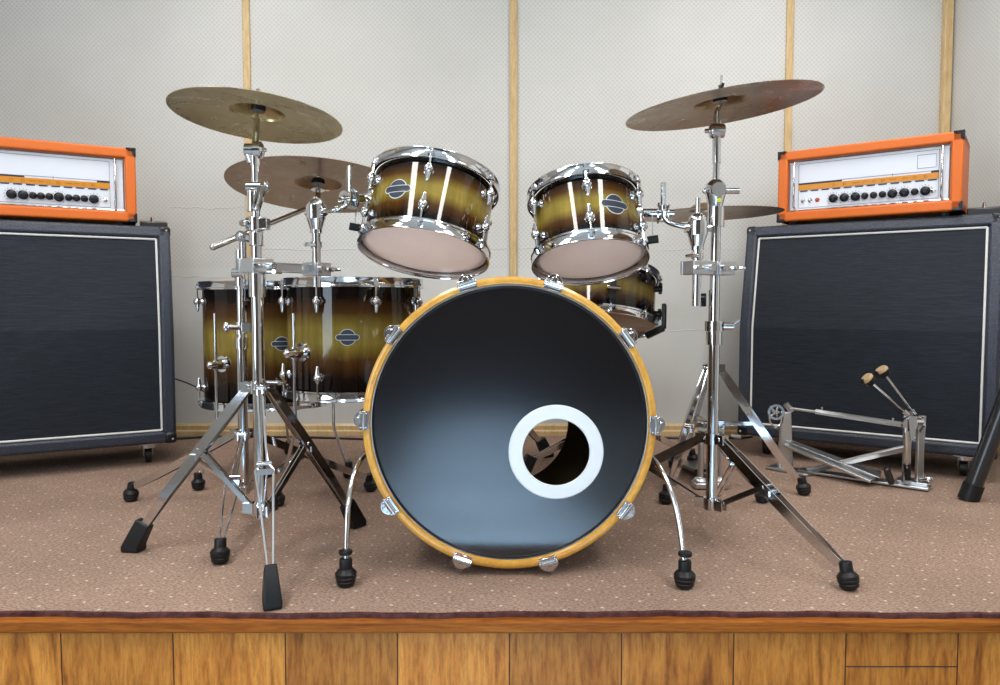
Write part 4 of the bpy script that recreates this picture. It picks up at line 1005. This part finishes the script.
fb2.strip([A2, B2], (0, .9, .45), [.022, .020], .010); fb2.build('footboard', 'steel', PD, world=True, bevel=.002)
sb = MB(); sb.bar(ground(770, 468)+V((0, 0, .006)), ground(812, 476)+V((0, 0, .006)), .06, .008, (0, 0, 1)); sb.build('slave_base_plate', 'steel', PD, world=True, bevel=.002)
hc_ = MB(); q = ground(866, 480)+V((0, 0, .012)); hc_.box(q+V((.0, 0, .006)), (.07, .07, .022), Matrix((d, sd, V((0, 0, 1)))).transposed()); hc_.cone(at(886, 468, YM), at(892, 484, YM), .010, n=12); hc_.build('heel_block', 'blackmetal', PD, world=True, bevel=.004)
kn_ = MB(); q = at(929, 479, YM); kn_.ball(q, .013, (1.1, 1, .8)); kn_.cone(q-V((.03, 0, .002)), q, .006, n=10); kn_.build('clamp_knob', 'chrome', PD, world=True)

# ------------------------------------------------------------------ black stand leg at the right edge, cables
g0 = ground(968, 500); TP = thing('speaker_tripod', 'thick black tubular tripod leg rising at the right edge', 'stand', (g0.x+.42, g0.y-.02, 0))
tpc = V((g0.x+.42, g0.y-.02, .9)); 
top = at(1004, 405, g0.y-.02); dirv = (top-g0).normalized(); far = g0+dirv*.95
lo = MB().cone(g0+dirv*.02, far, .0225, n=24).build('leg', 'blackmetal', TP, world=True)
MB().cone(g0+V((0, 0, .0)), g0+dirv*.048, .0265, .0265, n=24).build('rubber_foot', 'rubber', lo, world=True)
pz = far+V((.02, 0, 0)); MB().cone((far.x+.03, far.y, .30), (far.x+.03, far.y, 1.5), .018, n=20).cone((far.x+.03, far.y, far.z-.03), (far.x+.03, far.y, far.z+.03), .035, n=20).build('pole', 'blackmetal', TP, world=True)
def cable(name, label, pts, r=.0032, grp='black cables on the stage'):
    o = MB().tube(pts, r, 8, smooth=3).build(name, 'cable'); tag(o, label, 'cable'); return o
cable('cable', 'black cable sagging behind the left floor tom from the left cabinet',
      [at(165, 376, 2.93), at(176, 379, 2.92), at(190, 384, 2.88), at(204, 391, 2.78), at(222, 405, 2.58), at(245, 409, 2.6), at(275, 409, 2.6), at(296, 402, 2.6), at(318, 380, 2.62), at(330, 360, 2.62)])
gz = lambda x, y: ground(x, y, .004)
cable('cable', 'black cable lying along the wall behind the left stands', [gz(150, 440.5), gz(182, 438.5), gz(205, 436.8), gz(240, 437), gz(290, 437), gz(330, 438), gz(372, 439.5), gz(400, 442)], .0045)
cb_ = cable('cable', 'black cable lying on the carpet between bass drum and right cabinet', [gz(620, 437), gz(660, 437.5), gz(690, 439), gz(715, 438), gz(745, 438), gz(752, 436.5)], .004)
pt = MB().cone(gz(731, 437.5)+V((0, -.004, .006)), gz(741, 438.5)+V((0, -.004, .006)), .008, n=12); pt.build('plug', 'white', cb_)
